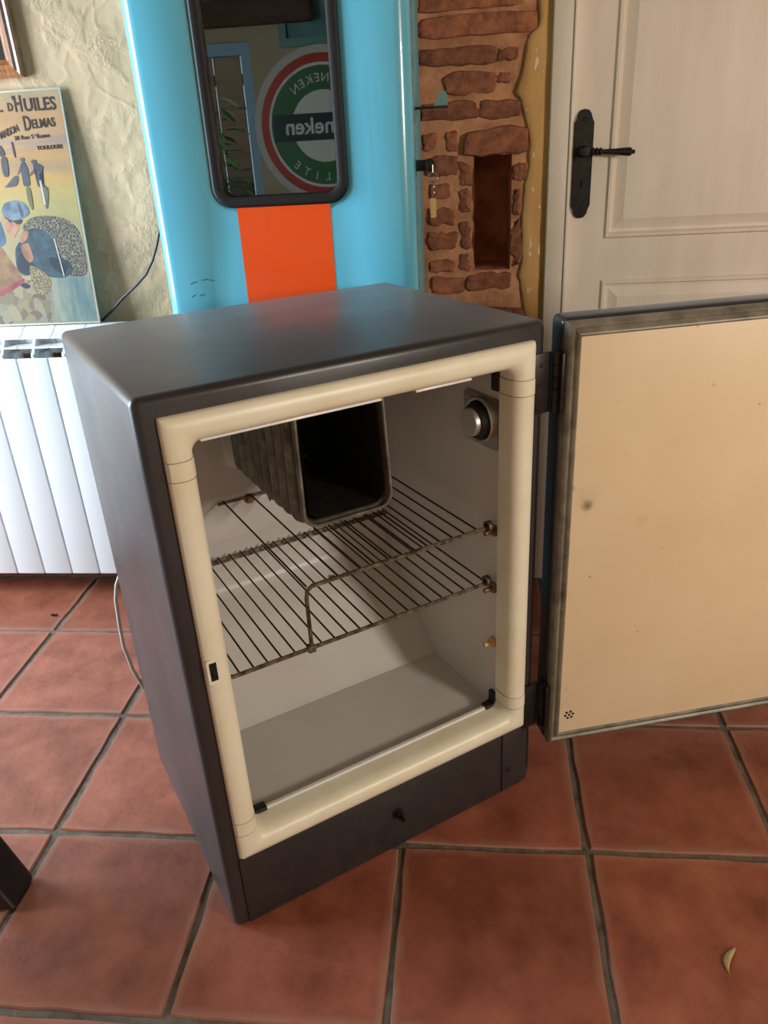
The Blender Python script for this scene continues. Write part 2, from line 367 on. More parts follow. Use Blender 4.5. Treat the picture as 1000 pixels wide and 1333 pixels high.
# left wall with a window opening, right wall, wall behind the camera
def wall_x(name, x0, x1, oy0, oy1, oz0, oz1):
    b = box(x0,x1,YF,oy0,0,H); box(x0,x1,oy1,YB,0,H,bm=b); box(x0,x1,oy0,oy1,0,oz0,bm=b); box(x0,x1,oy0,oy1,oz1,H,bm=b)
    return struct(name, b, M['roomwall'])
wall_x('wall_left', XL-.2, XL, -.45, .55, .5, 2.06)
wall_x('wall_right', XR, XR+.2, -2.0, -1.44, 1.05, 1.81)
fb = box(XL,-2.0,YF-.2,YF,0,H); box(-2.0,-.93,YF-.2,YF,0,.72,bm=fb); box(-2.0,-.93,YF-.2,YF,1.62,H,bm=fb); box(-.93,XR,YF-.2,YF,0,H,bm=fb)
struct('wall_front', fb, M['roomwall'])
def window(name, axis, a0, a1, z0, z1, at, m=None):
    m = m or M['bluewood']; w = .055
    outer = [(a0,z0),(a1,z0),(a1,z1),(a0,z1)]; inner = [(a0+w,z0+w),(a1-w,z0+w),(a1-w,z1-w),(a0+w,z1-w)]
    pl = 'YZ' if axis == 'x' else 'XZ'
    o = struct(name, ring_prism(outer, inner, at-.03, at+.03, pl), m)
    obj('mullion', prism([((a0+a1)/2-.03,z0+w),((a0+a1)/2+.03,z0+w),((a0+a1)/2+.03,z1-w),((a0+a1)/2-.03,z1-w)], at-.025, at+.025, pl), m, o, False)
    for s in (0, 1):
        p0 = a0+w if s == 0 else (a0+a1)/2+.03; p1 = (a0+a1)/2-.03 if s == 0 else a1-w
        obj('pane', prism([(p0,z0+w),(p1,z0+w),(p1,z1-w),(p0,z1-w)], at-.003, at+.003, pl), M['pane'], o, False)
    return o
window('window_1', 'x', -.45, .55, .5, 2.06, XL-.1)
window('window_2', 'x', -2.0, -1.44, 1.05, 1.81, XR+.1)
window('window_3', 'y', -2.0, -.93, .72, 1.62, YF-.06)
struct('trim_2', box(-2.2,-.6,YF,YF+.07,1.68,1.86,.006), M['beam'], 'dark wooden beam over the garden window')

# back wall: plaster to the left, exposed brick, white door with casing
b = box(XL, .012, YB, YB+.2, 0, H); box(.012, .36, YB, YB+.2, 1.62, H, bm=b); box(1.33, XR, YB, YB+.2, 0, H, bm=b); box(.36, 1.33, YB, YB+.2, 2.1, H, bm=b)
box(XL-.2, XR+.2, YB+.21, YB+.28, -.1, H, bm=b)  # unseen slab added behind the wall to stop sun leaking round the door
struct('wall_back', b, M['plaster'])
struct('baseboard_back', box(XL+.02, -.62, YB-.012, YB, 0, .055, .003), M['tile'], 'terracotta skirting tiles under the radiator')
NX0, NX1, NZ0, NZ1 = .145, .232, .853, 1.106
def lump(x, z): return .008*noise.noise((x*22, z*30, 1.3))+.003*noise.noise((x*70, z*70, 7.1))
def mortar_mesh():
    xs = sorted(set([.012+i*.0116 for i in range(31)]+[NX0,NX1])); zs = sorted(set([i*.0135 for i in range(121)]+[NZ0,NZ1]))
    xs = [x for x in xs if x in (NX0,NX1) or min(abs(x-NX0),abs(x-NX1)) > .004]; zs = [z for z in zs if z in (NZ0,NZ1) or min(abs(z-NZ0),abs(z-NZ1)) > .004]
    nb = bmesh.new(); V = {}
    for i, x in enumerate(xs):
        for k, z in enumerate(zs): V[i,k] = nb.verts.new((x, YB+.004+lump(x,z), z))
    for i in range(len(xs)-1):
        for k in range(len(zs)-1):
            if xs[i] >= NX0 and xs[i+1] <= NX1 and zs[k] >= NZ0 and zs[k+1] <= NZ1: continue
            nb.faces.new((V[i,k],V[i+1,k],V[i+1,k+1],V[i,k+1]))
    # solid back so that the wall has depth
    box(.012,.36,YB+.16,YB+.2,0,1.62,bm=nb)
    return nb
wb = struct('wall_brick', mortar_mesh(), M['mortar'], 'exposed brick wall with salmon mortar and a dark niche', smooth=True)
# niche interior
def niche():
    nb = bmesh.new(); n = 8; D = .15
    def q(u, v, f): return f(u, v)
    def sheet(f):
        g = [[nb.verts.new(f(i/n, k/n)) for k in range(n+1)] for i in range(n+1)]
        for i in range(n):
            for k in range(n): nb.faces.new((g[i][k],g[i+1][k],g[i+1][k+1],g[i][k+1]))
    def jit(p): p = Vector(p); d = .005*noise.noise(p*35); return p+Vector((d,d*.6,d)) if p.y > YB+.012 else p
    W, Hh = NX1-NX0, NZ1-NZ0
    sheet(lambda u,v: jit((NX0, YB+.002+D*u, NZ0+Hh*v))); sheet(lambda u,v: jit((NX1, YB+.002+D*u, NZ0+Hh*v)))
    sheet(lambda u,v: jit((NX0+W*v, YB+.002+D*u, NZ0))); sheet(lambda u,v: jit((NX0+W*v, YB+.002+D*u, NZ1)))
    sheet(lambda u,v: jit((NX0+W*u, YB+.002+D, NZ0+Hh*v)))
    return obj('niche', nb, M['niche'], wb)
niche()
def brick(x0, x1, z0, z1, seed, proud=.011):
    rnd = random.Random(seed); nb = bmesh.new()
    n = 26; cx, cz = (x0+x1)/2, (z0+z1)/2; hx, hz = (x1-x0)/2, (z1-z0)/2
    rings = []
    for s, y in ((1.03, .012), (1.0, 0), (.90, -proud*.85), (.55, -proud)):
        ring = []
        for k in range(n):
            a = 2*math.pi*k/n+.2; e = 9
            cc, ss = math.cos(a), math.sin(a); rr = 1/((abs(cc)**e+abs(ss)**e)**(1/e))
            px, pz = hx*cc*rr, hz*ss*rr
            ins = (1-s)*hz
            px2 = px*(1-ins/hx) if s < 1 else px; pz2 = pz*(1-ins/hz)
            w = Vector((cx+px, 0, cz+pz)); j = noise.noise(w*60+Vector((seed,0,0)))*.006+noise.noise(w*150+Vector((seed,3,0)))*.0035
            ring.append(nb.verts.new((cx+px2*(1+j/hx), YB+.004+y+rnd.uniform(-.0016,.0016)*(s < 1), cz+pz2*(1+j/hz))))
        rings.append(ring)
    for a, b in zip(rings, rings[1:]):
        for i in range(n): nb.faces.new((a[i],a[(i+1)%n],b[(i+1)%n],b[i]))
    c = nb.verts.new((cx, YB+.004-proud-.001, cz))
    for i in range(n): nb.faces.new((rings[-1][i], rings[-1][(i+1)%n], c))
    return obj('brick', nb, M['brick'], wb, True, 60)
BR = [(0.028,0.249,1.389,1.423),(0.027,0.283,1.340,1.382),(0.027,0.196,1.287,1.323),(0.198,0.239,1.290,1.315),(0.082,0.193,1.231,1.274),(0.195,0.227,1.248,1.268),(0.029,0.156,1.181,1.218),(0.159,0.249,1.179,1.217),(0.123,0.269,1.106,1.162),(0.029,0.059,1.121,1.158),(0.082,0.109,1.117,1.161),(0.034,0.109,1.066,1.109),(0.044,0.092,1.017,1.051),(0.040,0.099,0.958,0.998),(0.038,0.107,0.903,0.944),(0.040,0.098,0.851,0.881),(0.041,0.121,0.800,0.841),(0.124,0.235,0.807,0.846),(0.234,0.267,1.047,1.086),(0.236,0.252,0.975,1.033),(0.235,0.257,0.860,0.967),
      (.110,.140,1.045,1.095),(.108,.140,.985,1.035),(.112,.139,.905,.965),(.108,.138,.855,.895)]
for i, q in enumerate(BR):
    brick(*q, i, .017 if i == 8 else (.0045 if i >= 21 else .006))
rb = random.Random(11)
def courses(z, zend, step, s0):
    k = 0
    while z < zend:
        x = .03; k += 1
        cut = .10+.06*(k % 2)+rb.uniform(-.02,.02)
        for a, c in ((x, x+cut), (x+cut+.014, .285+rb.uniform(-.03,0))):
            brick(a, c, z, z+.038+rb.uniform(-.003,.004), s0+k*3+int(a*100))
        z += step
courses(.03, .775, .0535, 200); courses(1.438, 1.58, .0535, 400)
PL = [(0.281,1.409),(0.286,1.353),(0.261,1.333),(0.252,1.270),(0.238,1.229),(0.249,1.215),(0.269,1.141),(0.272,1.122),(0.270,1.102),(0.270,1.077),(0.262,1.042),(0.257,0.969),(0.259,0.859),(0.252,0.843),(0.259,0.803),(0.272,0.726)]
PL = [(.27,1.62),(.262,1.55),(.277,1.47)]+PL+[(.262,.62),(.27,.45),(.258,.3),(.268,.12),(.262,0)]
def ochre_strip():
    nb = bmesh.new(); rows = []; zz = [1.62-.0135*i for i in range(121)]
    for z in zz:
        for (xa,za_),(xb,zb_) in zip(PL, PL[1:]):
            if za_ >= z >= zb_ and za_ != zb_: xl = xa+(xb-xa)*(za_-z)/(za_-zb_); break
        else: xl = PL[0][0] if z > 1.5 else PL[-1][0]
        xl += .003*noise.noise((z*60,0,3)); yf = YB-.006
        pts = [(xl-.002, YB+.02),(xl, yf+.005),(xl+.004, yf+.001)]+[(xl+.004+(.3135-xl-.004)*k/4, yf+.002*noise.noise((k*.7, z*22, 5))) for k in (1,2,3,4)]
        rows.append([nb.verts.new((x,y,z)) for x,y in pts])
    for a, c in zip(rows, rows[1:]):
        for i in range(len(a)-1): nb.faces.new((a[i],a[i+1],c[i+1],c[i]))
    return nb
obj('ochre_plaster', ochre_strip(), M['ochre'], wb, True, 60)['label'] = 'flaking ochre plaster strip beside the door casing'

# door casing and door
cs = box(.312,.357,YB-.022,YB+.05,0,2.1,.004); box(1.325,1.385,YB-.022,YB+.05,0,2.1,.004,bm=cs); box(.312,1.385,YB-.022,YB+.05,2.1,2.16,.004,bm=cs)
trim = struct('trim_1', cs, M['casing'], 'off-white painted door casing with flaking edge', True)
obj('casing_bead', box(.3555,.3615,YB-.026,YB+.045,0,2.095,.0015), M['doorwhite'], trim)
DX0, DX1, DY = .364, 1.322, YB-.002
def door_leaf():
    nb = bmesh.new(); f = DY; bk = DY+.04
    P1 = (.447, 1.24, .914, 1.98); P2 = (.447, 1.24, .16, .821)
    def rect(p, y): x0,x1,z0,z1 = p; return [nb.verts.new(v) for v in ((x0,y,z0),(x1,y,z0),(x1,y,z1),(x0,y,z1))]
    def ins(p, d): return (p[0]+d,p[1]-d,p[2]+d,p[3]-d)
    for p in (P1, P2):
        prof = [(0,f),(.004,f-.006),(.010,f-.006),(.014,f+.006),(.020,f+.006),(.042,f-.001),(.046,f-.001)]
        rr = [rect(ins(p,d),y) for d, y in prof]
        for a, b_ in zip(rr, rr[1:]):
            for i in range(4): nb.faces.new((a[i],a[(i+1)%4],b_[(i+1)%4],b_[i]))
        nb.faces.new(rr[-1])
    def quad(x0,x1,z0,z1): nb.faces.new([nb.verts.new(v) for v in ((x0,f,z0),(x1,f,z0),(x1,f,z1),(x0,f,z1))])
    quad(DX0,.447,.012,2.09); quad(1.24,DX1,.012,2.09); quad(.447,1.24,.012,.16); quad(.447,1.24,.821,.914); quad(.447,1.24,1.98,2.09)
    bk_ = [(DX0,.012),(DX1,.012),(DX1,2.09),(DX0,2.09)]
    a = [nb.verts.new((x,f,z)) for x,z in bk_]; c = [nb.verts.new((x,bk,z)) for x,z in bk_]
    for i in range(4): nb.faces.new((a[i],a[(i+1)%4],c[(i+1)%4],c[i]))
    nb.faces.new(c)
    return nb
door = struct('door_1', door_leaf(), M['doorwhite'], 'white panelled wooden door with black iron handle')
# escutcheon with scalloped ends
def escutcheon():
    cx, z0, z1, w = .389, .962, 1.188, .0215
    half = [(0,z1),(.009,z1-.002),(.015,z1-.010),(.016,z1-.020),(w,z1-.027),(w,z0+.027),(.016,z0+.020),(.015,z0+.010),(.009,z0+.002),(0,z0)]
    poly = [(cx+x,z) for x,z in half]+[(cx-x,z) for x,z in half[-2:0:-1]]
    nb = prism(poly, DY-.006, DY, 'XZ')
    bmesh.ops.bevel(nb, geom=[e for e in nb.edges if all(abs(v.co.y-(DY-.006)) < 1e-5 for v in e.verts)], offset=.0016, segments=2, affect='EDGES')
    return obj('handle_plate', nb, M['iron'], door)
hp = escutcheon()
obj('screw_head', lathe([(0,.002),(.0035,.0018),(.0045,0)], (.389,DY-.006,1.168), (0,-1,0), 12), M['iron'], hp)
obj('screw_head', lathe([(0,.002),(.0035,.0018),(.0045,0)], (.389,DY-.006,.981), (0,-1,0), 12), M['iron'], hp)
kh = lathe([(0,0),(.0042,0)], (.3885,DY-.0065,1.041), (0,-1,0), 12); prism([(.3865,1.041),(.3905,1.041),(.3915,1.026),(.3855,1.026)], DY-.0066, DY-.0062, 'XZ', bm=kh)
obj('keyhole', kh, M['void'], hp)
hb = lathe([(.0,.030),(.009,.029),(.0115,.024),(.0105,.012),(.012,.008),(.012,0)], (.390,DY-.006,1.103), (0,-1,0), 20)
yy = DY-.030
lathe([(0,-.004),(.005,0),(.0048,.012),(.0085,.016),(.0085,.019),(.0055,.021),(.0085,.024),(.0085,.027),(.0055,.029),(.0082,.032),(.0080,.035),(.0050,.038),(.0062,.062),(.0088,.092),(.0090,.098),(.0066,.101),(.004,.103),(.0045,.107),(0,.109)], (.390,yy,1.103), (1,0,-.05), 16, bm=hb)
obj('lever_handle', hb, M['iron'], door)['label'] = 'turned black iron lever'

# ------------------------------------------------------------------ charcoal fridge (local x = width, y = depth, z = up)
FW, FD, FH = .615, .473, .901
fr = thing('mini_fridge', 'charcoal painted vintage refrigerator standing open on the terracotta floor', 'refrigerator', (-.2607,-.1777,0), .6135)
def cabinet():
    nb = bmesh.new()
    ix0, ix1, iz0, iz1 = .045, .572, .160, .862
    o = [(0,0,0),(FW,0,0),(FW,0,FH),(0,0,FH),(0,FD,0),(FW,FD,0),(FW,FD,FH),(0,FD,FH)]
    v = [nb.verts.new(p) for p in o]; i = [nb.verts.new(p) for p in ((ix0,0,iz0),(ix1,0,iz0),(ix1,0,iz1),(ix0,0,iz1))]
    d = [nb.verts.new((p.co.x,.06,p.co.z)) for p in i]
    nb.faces.new((v[4],v[5],v[6],v[7])); nb.faces.new((v[3],v[2],v[6],v[7])); nb.faces.new((v[0],v[1],v[5],v[4])); nb.faces.new((v[0],v[3],v[7],v[4])); nb.faces.new((v[1],v[2],v[6],v[5]))
    for a in range(4):
        nb.faces.new((v[a],v[(a+1)%4],i[(a+1)%4],i[a])); nb.faces.new((i[a],i[(a+1)%4],d[(a+1)%4],d[a]))
    idx = lambda p: v.index(p) if p in v else -1
    es = [e for e in nb.edges if idx(e.verts[0]) >= 0 and idx(e.verts[1]) >= 0 and (e.verts[0].co-e.verts[1].co).length > .4 and not (e.verts[0].co.z < .1 and e.verts[1].co.z < .1)]
    bmesh.ops.bevel(nb, geom=es, offset=.011, segments=4, profile=.5, affect='EDGES')
    return nb
obj('cabinet', cabinet(), M['charcoal'], fr)
# white liner with a slanted lower back
LU0, LU1 = .048, .557
prof = [(.006,.177),(.242,.177),(.252,.183),(.424,.362),(.43,.376),(.43,.838),(.418,.852),(.006,.852)]
def liner():
    nb = bmesh.new(); a = [nb.verts.new((LU0,y,z)) for y,z in prof]; c = [nb.verts.new((LU1,y,z)) for y,z in prof]
    for k in range(len(prof)-1): nb.faces.new((a[k],a[k+1],c[k+1],c[k]))
    nb.faces.new(a); nb.faces.new(c)
    es = [e for e in nb.edges if abs(e.verts[0].co.x-e.verts[1].co.x) < 1e-6 and not (e.verts[0].co.y < .01 and e.verts[1].co.y < .01)]
    return nb
ln = obj('liner', liner(), M['enamel'], fr, True, 30); ln['label'] = 'white enamel cavity with slanted lower back'
# gasket frame of four cream bars with elbow corners
y0, y1 = -.012, .032
GL0, GL1, GR0, GR1, GT0, GT1, GB0, GB1 = .026,.064,.552,.590,.838,.874,.147,.186
def gasket_ring():
    nb = bmesh.new(); rings = []
    for d, y in ((0,.004),(0,-.005),(.003,-.010),(.009,-.013),(.016,-.014),(.023,-.0135),(.030,-.010),(.035,-.003),(.0375,.008),(.0375,.032)):
        rings.append([nb.verts.new((x,y,z)) for x,z in rrect(GL0+d,GR1-d,GB0+d,GT1-d,.003+d*.35,5)])
    for a, c in zip(rings, rings[1:]):
        for i in range(len(a)): nb.faces.new((a[i],a[(i+1)%len(a)],c[(i+1)%len(a)],c[i]))
    return nb
obj('gasket', gasket_ring(), M['pvc'], fr, True, 60)
def collar(x0, x1, z, inner):
    sec = [(0,-.005),(.003,-.010),(.009,-.013),(.016,-.014),(.023,-.0135),(.030,-.010),(.035,-.003),(.0375,.008),(.0375,.030)]
    nb = bmesh.new(); rows = []
    for zz, g in ((-.012,.0),(-.0114,.0009),(.0114,.0009),(.012,.0)):
        rows.append([nb.verts.new(((x0+d if inner > 0 else x1-d)+(inner*g if d > .03 else 0), y-(g if d < .034 else 0), z+zz)) for d, y in sec])
    for a, c in zip(rows, rows[1:]):
        for i in range(len(a)-1): nb.faces.new((a[i],a[i+1],c[i+1],c[i]))
    o = obj('gasket_collar', nb, M['pvc'], fr, True, 30)
    for q in (-.0127, .0127):
        obj('seam', tube([((x0+d if inner > 0 else x1-d), y+.0003, z+q) for d, y in sec], .0007, 4), M['pvc_seam'], o)
for z in (.806, .212):
    collar(GL0, GL1, z, 1); collar(GR0, GR1, z, -1)
# metal strips and black clips around the opening
obj('sill_strip', box(.088,.535,.0325,.040,.1835,.1885,.001), M['trim'], fr)
obj('top_strip', box(.075,.33,.002,.012,.8328,.8362,.001), M['trim'], fr); obj('top_strip', box(.385,.48,.002,.012,.8328,.8362,.001), M['trim'], fr)
def clip(x0,x1,z0,z1,vx,vz0,vz1):
    nb = box(x0,x1,.030,.046,z0,z1,.002); box(vx,vx+.008,.030,.046,vz0,vz1,.002,bm=nb); return obj('corner_clip', nb, M['blackplastic'], fr)
clip(.064,.092,.181,.192,.0635,.181,.193); clip(.53,.555,.182,.192,.5465,.182,.215); clip(.535,.555,.832,.839,.5465,.795,.839)
# lock plate on the left gasket
lp = obj('lock_plate', prism(rrect(.028,.047,.493,.533,.005), y0-.002, y0+.004, 'XZ'), M['pvc'], fr); obj('lock_slot', prism([(.0315,.4985),(.0415,.4985),(.0415,.5275),(.0315,.5275)], y0-.0026, y0-.0018, 'XZ'), M['void'], lp, False)
obj('slot_latch', box(.034,.039,y0-.0036,y0-.0024,.505,.514,.0008), M['hinge'], lp)
# kick panels
kp = obj('kick_panel', box(.024,.5405,-.005,.004,.002,.1435,.0015), M['charcoal_dull'], fr)
kr = obj('kick_panel', box(.5425,.5885,-.005,.004,.002,.1435,.0015), M['charcoal_dull'], fr)
pn = lathe([(0,.026),(.0032,.025),(.0036,.013),(.0036,.011),(.0075,.011),(.0082,.008),(.0082,.002),(.010,.0015),(.010,0)], (.311,-.005,.083), (0,-1,0), 10)
obj('bolt', pn, M['hinge'], kp)
obj('rivet', lathe([(0,.004),(.004,.0034),(.0062,0)], (.557,-.005,.053), (0,-1,0), 16), M['hinge'], kr)
# hinges
def hinge(z0, z1):
    h = obj('hinge', box(.590,.622,-.005,-.0005,z0,z1,.001), M['hinge'], fr)
    n = 5; dz = (z1-z0)/n
    for k in range(n): obj('knuckle', cyl((.628,-.011,z0+k*dz+.0006),(.628,-.011,z0+(k+1)*dz-.0006),.0072,14), M['hinge'], h)
    for z in (z0+.018, (z0+z1)/2, z1-.018): obj('screw_head', lathe([(0,.0016),(.003,.0013),(.0038,0)], (.603,-.005,z), (0,-1,0), 10), M['hinge'], h)
hinge(.757,.852); hinge(.134,.232)
# thermostat on the right wall of the cavity
tu = LU1
tp = obj('thermostat_plate', prism(rrect(.033,.125,.694,.779,.009), tu-.005, tu, 'YZ'), M['steel'], fr)
bz = bmesh.new(); lathe([(.0375,0),(.0375,.005),(.036,.007),(.033,.006),(.0325,.001)], (tu-.005,.078,.737), (-1,0,0), 40, bm=bz)
obj('bezel', bz, M['silver'], tp)
obj('dial', lathe([(0,.017),(.0265,.017),(.0305,.010),(.0318,.0)], (tu-.005,.078,.737), (-1,0,0), 36), M['blackplastic'], tp)
obj('dial_cap', lathe([(0,.026),(.0215,.026),(.023,.0245),(.0235,.016)], (tu-.005,.078,.737), (-1,0,0), 36), M['silver'], tp)
# shelf pegs
def peg(p, d, wax=False):
    prf = [(0,.022),(.0045,.022),(.0045,.006),(.010,.005),(.0105,.0),(0,0)]
    return obj('shelf_peg', lathe(prf, p, d, 14), M['pegwax' if wax else 'pegmetal'], fr)
for z, wx in ((.548,False),(.436,False),(.321,True)): peg((LU1,.044,z), (-1,0,0), wx)
for z in (.428,.321): peg((LU0,.055,z), (1,0,0), True)
obj('shelf_peg', lathe([(0,.012),(.006,.012),(.007,.004),(.010,.003),(.010,0)], (.262,.43,.545), (0,-1,0), 12), M['rust'], fr)
obj('screw_stud', lathe([(.002,.014),(.004,.014),(.004,.004),(.008,.003),(.008,0)], (.405,.43-.03,.362-.031), (0,-.72,.69), 12), M['wire'], fr)
# back cover plate and evaporator sleeve
obj('cover_plate', prism(rrect(.226,.396,.615,.83,.02), .4255, .43, 'XZ'), M['trim'], fr)
def evaporator():
    u0, u1, zb, zt = .233, .384, .630, .8515; r = .024
    path = [(u0,zt),(u0,zt-.03)]+[(u0,zt-.03-(zt-.03-zb-r)*k/3) for k in (1,2)]+arc(u0+r,zb+r,r,180,270,6)+arc(u1-r,zb+r,r,270,360,6)+[(u1,zt-.03-(zt-.03-zb-r)*k/3) for k in (2,1)]+[(u1,zt-.03),(u1,zt)]
    nb = bmesh.new(); n = 84; dA, dB = .085, .388; cu, cz = (u0+u1)/2, (zb+zt)/2; per = 8.5; grid = []
    for i in range(n+1):
        t = i/n; y = dA+(dB-dA)*t; row = []
        fade = min(1, t*18)
        for (u, z) in path:
            sn = 0; w = .0052*fade*(2*abs(math.cos(t*per*math.pi))**1.4-1)
            k = 1 if z < zt-.02 else 1
            sx = -1 if u < cu else 1
            side = 1 if abs(u-cu) > (u1-u0)/2-.012 else max(0,(abs(u-cu)-.03)/((u1-u0)/2-.042))
            lean = .010*(1-t)*max(0,(z-zb)/(zt-zb)) if sx > 0 else 0
            row.append(nb.verts.new((u+sx*w*side-lean, y, z-(w*.9 if z < zb+r else 0)-(.004*math.sin(t*3.1)))))
        grid.append(row)
    for i in range(n):
        for k in range(len(path)-1): nb.faces.new((grid[i][k],grid[i+1][k],grid[i+1][k+1],grid[i][k+1]))
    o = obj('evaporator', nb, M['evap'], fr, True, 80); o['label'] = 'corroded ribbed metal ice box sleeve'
    s = o.modifiers.new('thickness', 'SOLIDIFY'); s.thickness = .003; s.offset = 0
    # rolled front lip and capillary loop
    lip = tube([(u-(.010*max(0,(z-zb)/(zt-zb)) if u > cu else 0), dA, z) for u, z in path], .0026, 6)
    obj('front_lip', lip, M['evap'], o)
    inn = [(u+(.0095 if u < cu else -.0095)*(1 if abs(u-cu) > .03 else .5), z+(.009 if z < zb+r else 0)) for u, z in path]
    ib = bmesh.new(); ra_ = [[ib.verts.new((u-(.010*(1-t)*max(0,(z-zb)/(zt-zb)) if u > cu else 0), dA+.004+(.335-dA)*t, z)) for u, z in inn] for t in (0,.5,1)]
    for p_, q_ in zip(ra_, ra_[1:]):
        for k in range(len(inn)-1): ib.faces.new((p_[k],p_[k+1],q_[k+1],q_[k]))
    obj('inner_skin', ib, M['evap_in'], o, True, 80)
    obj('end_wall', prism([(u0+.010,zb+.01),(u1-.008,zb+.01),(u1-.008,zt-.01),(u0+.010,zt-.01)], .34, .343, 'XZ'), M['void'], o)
    return o
evaporator()
lp_ = [(.265,.36,.622),(.262,.34,.600),(.268,.33,.585),(.285,.33,.575),(.300,.33,.590),(.292,.33,.612),(.275,.325,.606),(.262,.31,.585),(.256,.30,.596),(.262,.295,.625)]
obj('capillary_tube', tube(lp_, .0014, 6), M['wire'], fr)

# door of the fridge, swung wide open
DA = R(15.5); DW = .60; DZ0, DZ1 = .096, .901
dw = Vector((.270,.158,0)); inv = (Matrix.Translation((-.2607,-.1777,0)) @ Matrix.Rotation(.6135,4,'Z')).inverted()
dloc = inv @ dw
def door_shell():
    nb = box(0, DW, .018, .066, 0, DZ1-DZ0, .010, 4)
    return nb
fdoor = obj('fridge_door', door_shell(), M['charcoal'], fr); fdoor.location = (dloc.x, dloc.y, DZ0); fdoor.rotation_euler = (0,0,DA-.6135)
fdoor['label'] = 'open charcoal door with cream inner panel'
DH = DZ1-DZ0
obj('inner_panel', box(.018,DW-.018,.004,.024,.018,DH-.022,.005,3), M['doorpanel'], fdoor)
def gbar(p, q, w, side):
    """ribbed gasket strip; section swept from p to q with mitred ends. side: direction towards the panel"""
    sec = [(0,.018),(0,.008),(.003,.003),(.007,.001),(.010,.004),(.012,.0045),(.015,.001),(.019,.0005),(.022,.004),(w,.006),(w,.018)]
    p, q, s = Vector(p), Vector(q), Vector(side); d = (q-p).normalized(); nb = bmesh.new(); a = []; c = []
    for k, y in sec:
        a.append(nb.verts.new(p+s*k+d*k+Vector((0,y,0)))); c.append(nb.verts.new(q+s*k-d*k+Vector((0,y,0))))
    for k in range(len(sec)-1): nb.faces.new((a[k],a[k+1],c[k+1],c[k]))
    nb.faces.new(a); nb.faces.new(c)
    return obj('door_gasket', nb, M['rubber'], fdoor, True, 50)
e0, e1, f0, f1 = .003, DW-.003, .002, DH-.004
gbar((e0,0,f0),(e0,0,f1),.025,(1,0,0)); gbar((e1,0,f0),(e1,0,f1),.025,(-1,0,0)); gbar((e0,0,f1),(e1,0,f1),.027,(0,0,-1)); gbar((e0,0,f0),(e1,0,f0),.025,(0,0,1))
for k in range(7):
    a = R(60*k+10); rr = 0 if k == 6 else .0075
    obj('vent_hole', lathe([(0,.0004),(.0026,.0004),(.0026,-.002)], (.044+rr*math.cos(a), .004, .063+rr*math.sin(a)), (0,-1,0), 10), M['void'], fdoor)
for z0, z1 in ((.757-DZ0,.852-DZ0),(.134-DZ0,.232-DZ0)):
    obj('hinge_leaf', box(-.004,.0005,.004,.034,z0,z1,.0008), M['hinge'], fdoor)

# wire shelves inside (things of their own, resting on the pegs)
def to_world(o):
    o.location = (-.2607,-.1777,0); o.rotation_euler = (0,0,.6135)
s1 = thing('wire_shelf', 'rusty full-width wire shelf, lower of two inside the open fridge', 'wire shelf'); to_world(s1)
za = .4445
obj('front_rail', tube([(.068,.12,za),(.068,.062,za),(.071,.054,za),(.079,.051,za),(.53,.051,za),(.547,.051,za)], .0034, 8), M['wire'], s1)
obj('rear_rail', tube([(.060,.415,za-.004),(.546,.415,za-.004)], .0026, 8), M['wire'], s1); obj('rear_rail', tube([(.060,.405,za-.004),(.546,.405,za-.004)], .0022, 8), M['wire'], s1)
for k in range(22):
    u = .066+k*.0228
    obj('wire', tube([(u,.053 if k else .12,za+.0015),(u,.418,za+.0015)], .00165, 6), M['thinwire'], s1)
obj('coil', lathe([(.006,-.004),(.0095,-.004),(.0095,.004),(.006,.004)], (.543,.048,za+.008), (1,0,0), 14), M['wire'], s1)
s2 = thing('wire_shelf', 'rusty short wire shelf with bent drop bar, upper of two inside the open fridge', 'wire shelf'); to_world(s2)
zc = .5565
obj('front_rail', tube([(.206,.047,za+.006),(.206,.046,zc-.018),(.208,.046,zc-.006),(.217,.046,zc),(.53,.046,zc),(.547,.046,zc)], .0034, 8), M['wire'], s2)
obj('clamp', box(.2,.213,.0445,.0575,za-.006,za+.006,.002), M['wire'], s2)
obj('rear_rail', tube([(.197,.418,zc-.003),(.546,.418,zc-.003)], .0028, 8), M['wire'], s2)
for u in [.208,.262]+[.302+.0245*k for k in range(10)]:
    obj('wire', tube([(u,.047,zc+.001),(u,.42,zc+.0005)], .00165, 6), M['thinwire'], s2)
obj('coil', lathe([(.006,-.004),(.0095,-.004),(.0095,.004),(.006,.004)], (.543,.044,zc+.004), (1,0,0), 14), M['wire'], s2)
# white mains cord leaving the back of the fridge
co = obj('power_cord', tube([(.06,.482,.48),(.02,.484,.46),(-.003,.485,.415),(-.010,.486,.385),(-.014,.487,.33),(-.016,.488,.276),(-.009,.490,.215),(.004,.495,.16),(.03,.505,.09),(.06,.52,.03),(.10,.54,.005),(.20,.56,.005)], .0035, 8), M['cord']); to_world(co)
tag(co, 'thin white mains cord hanging behind the charcoal fridge', 'cord')

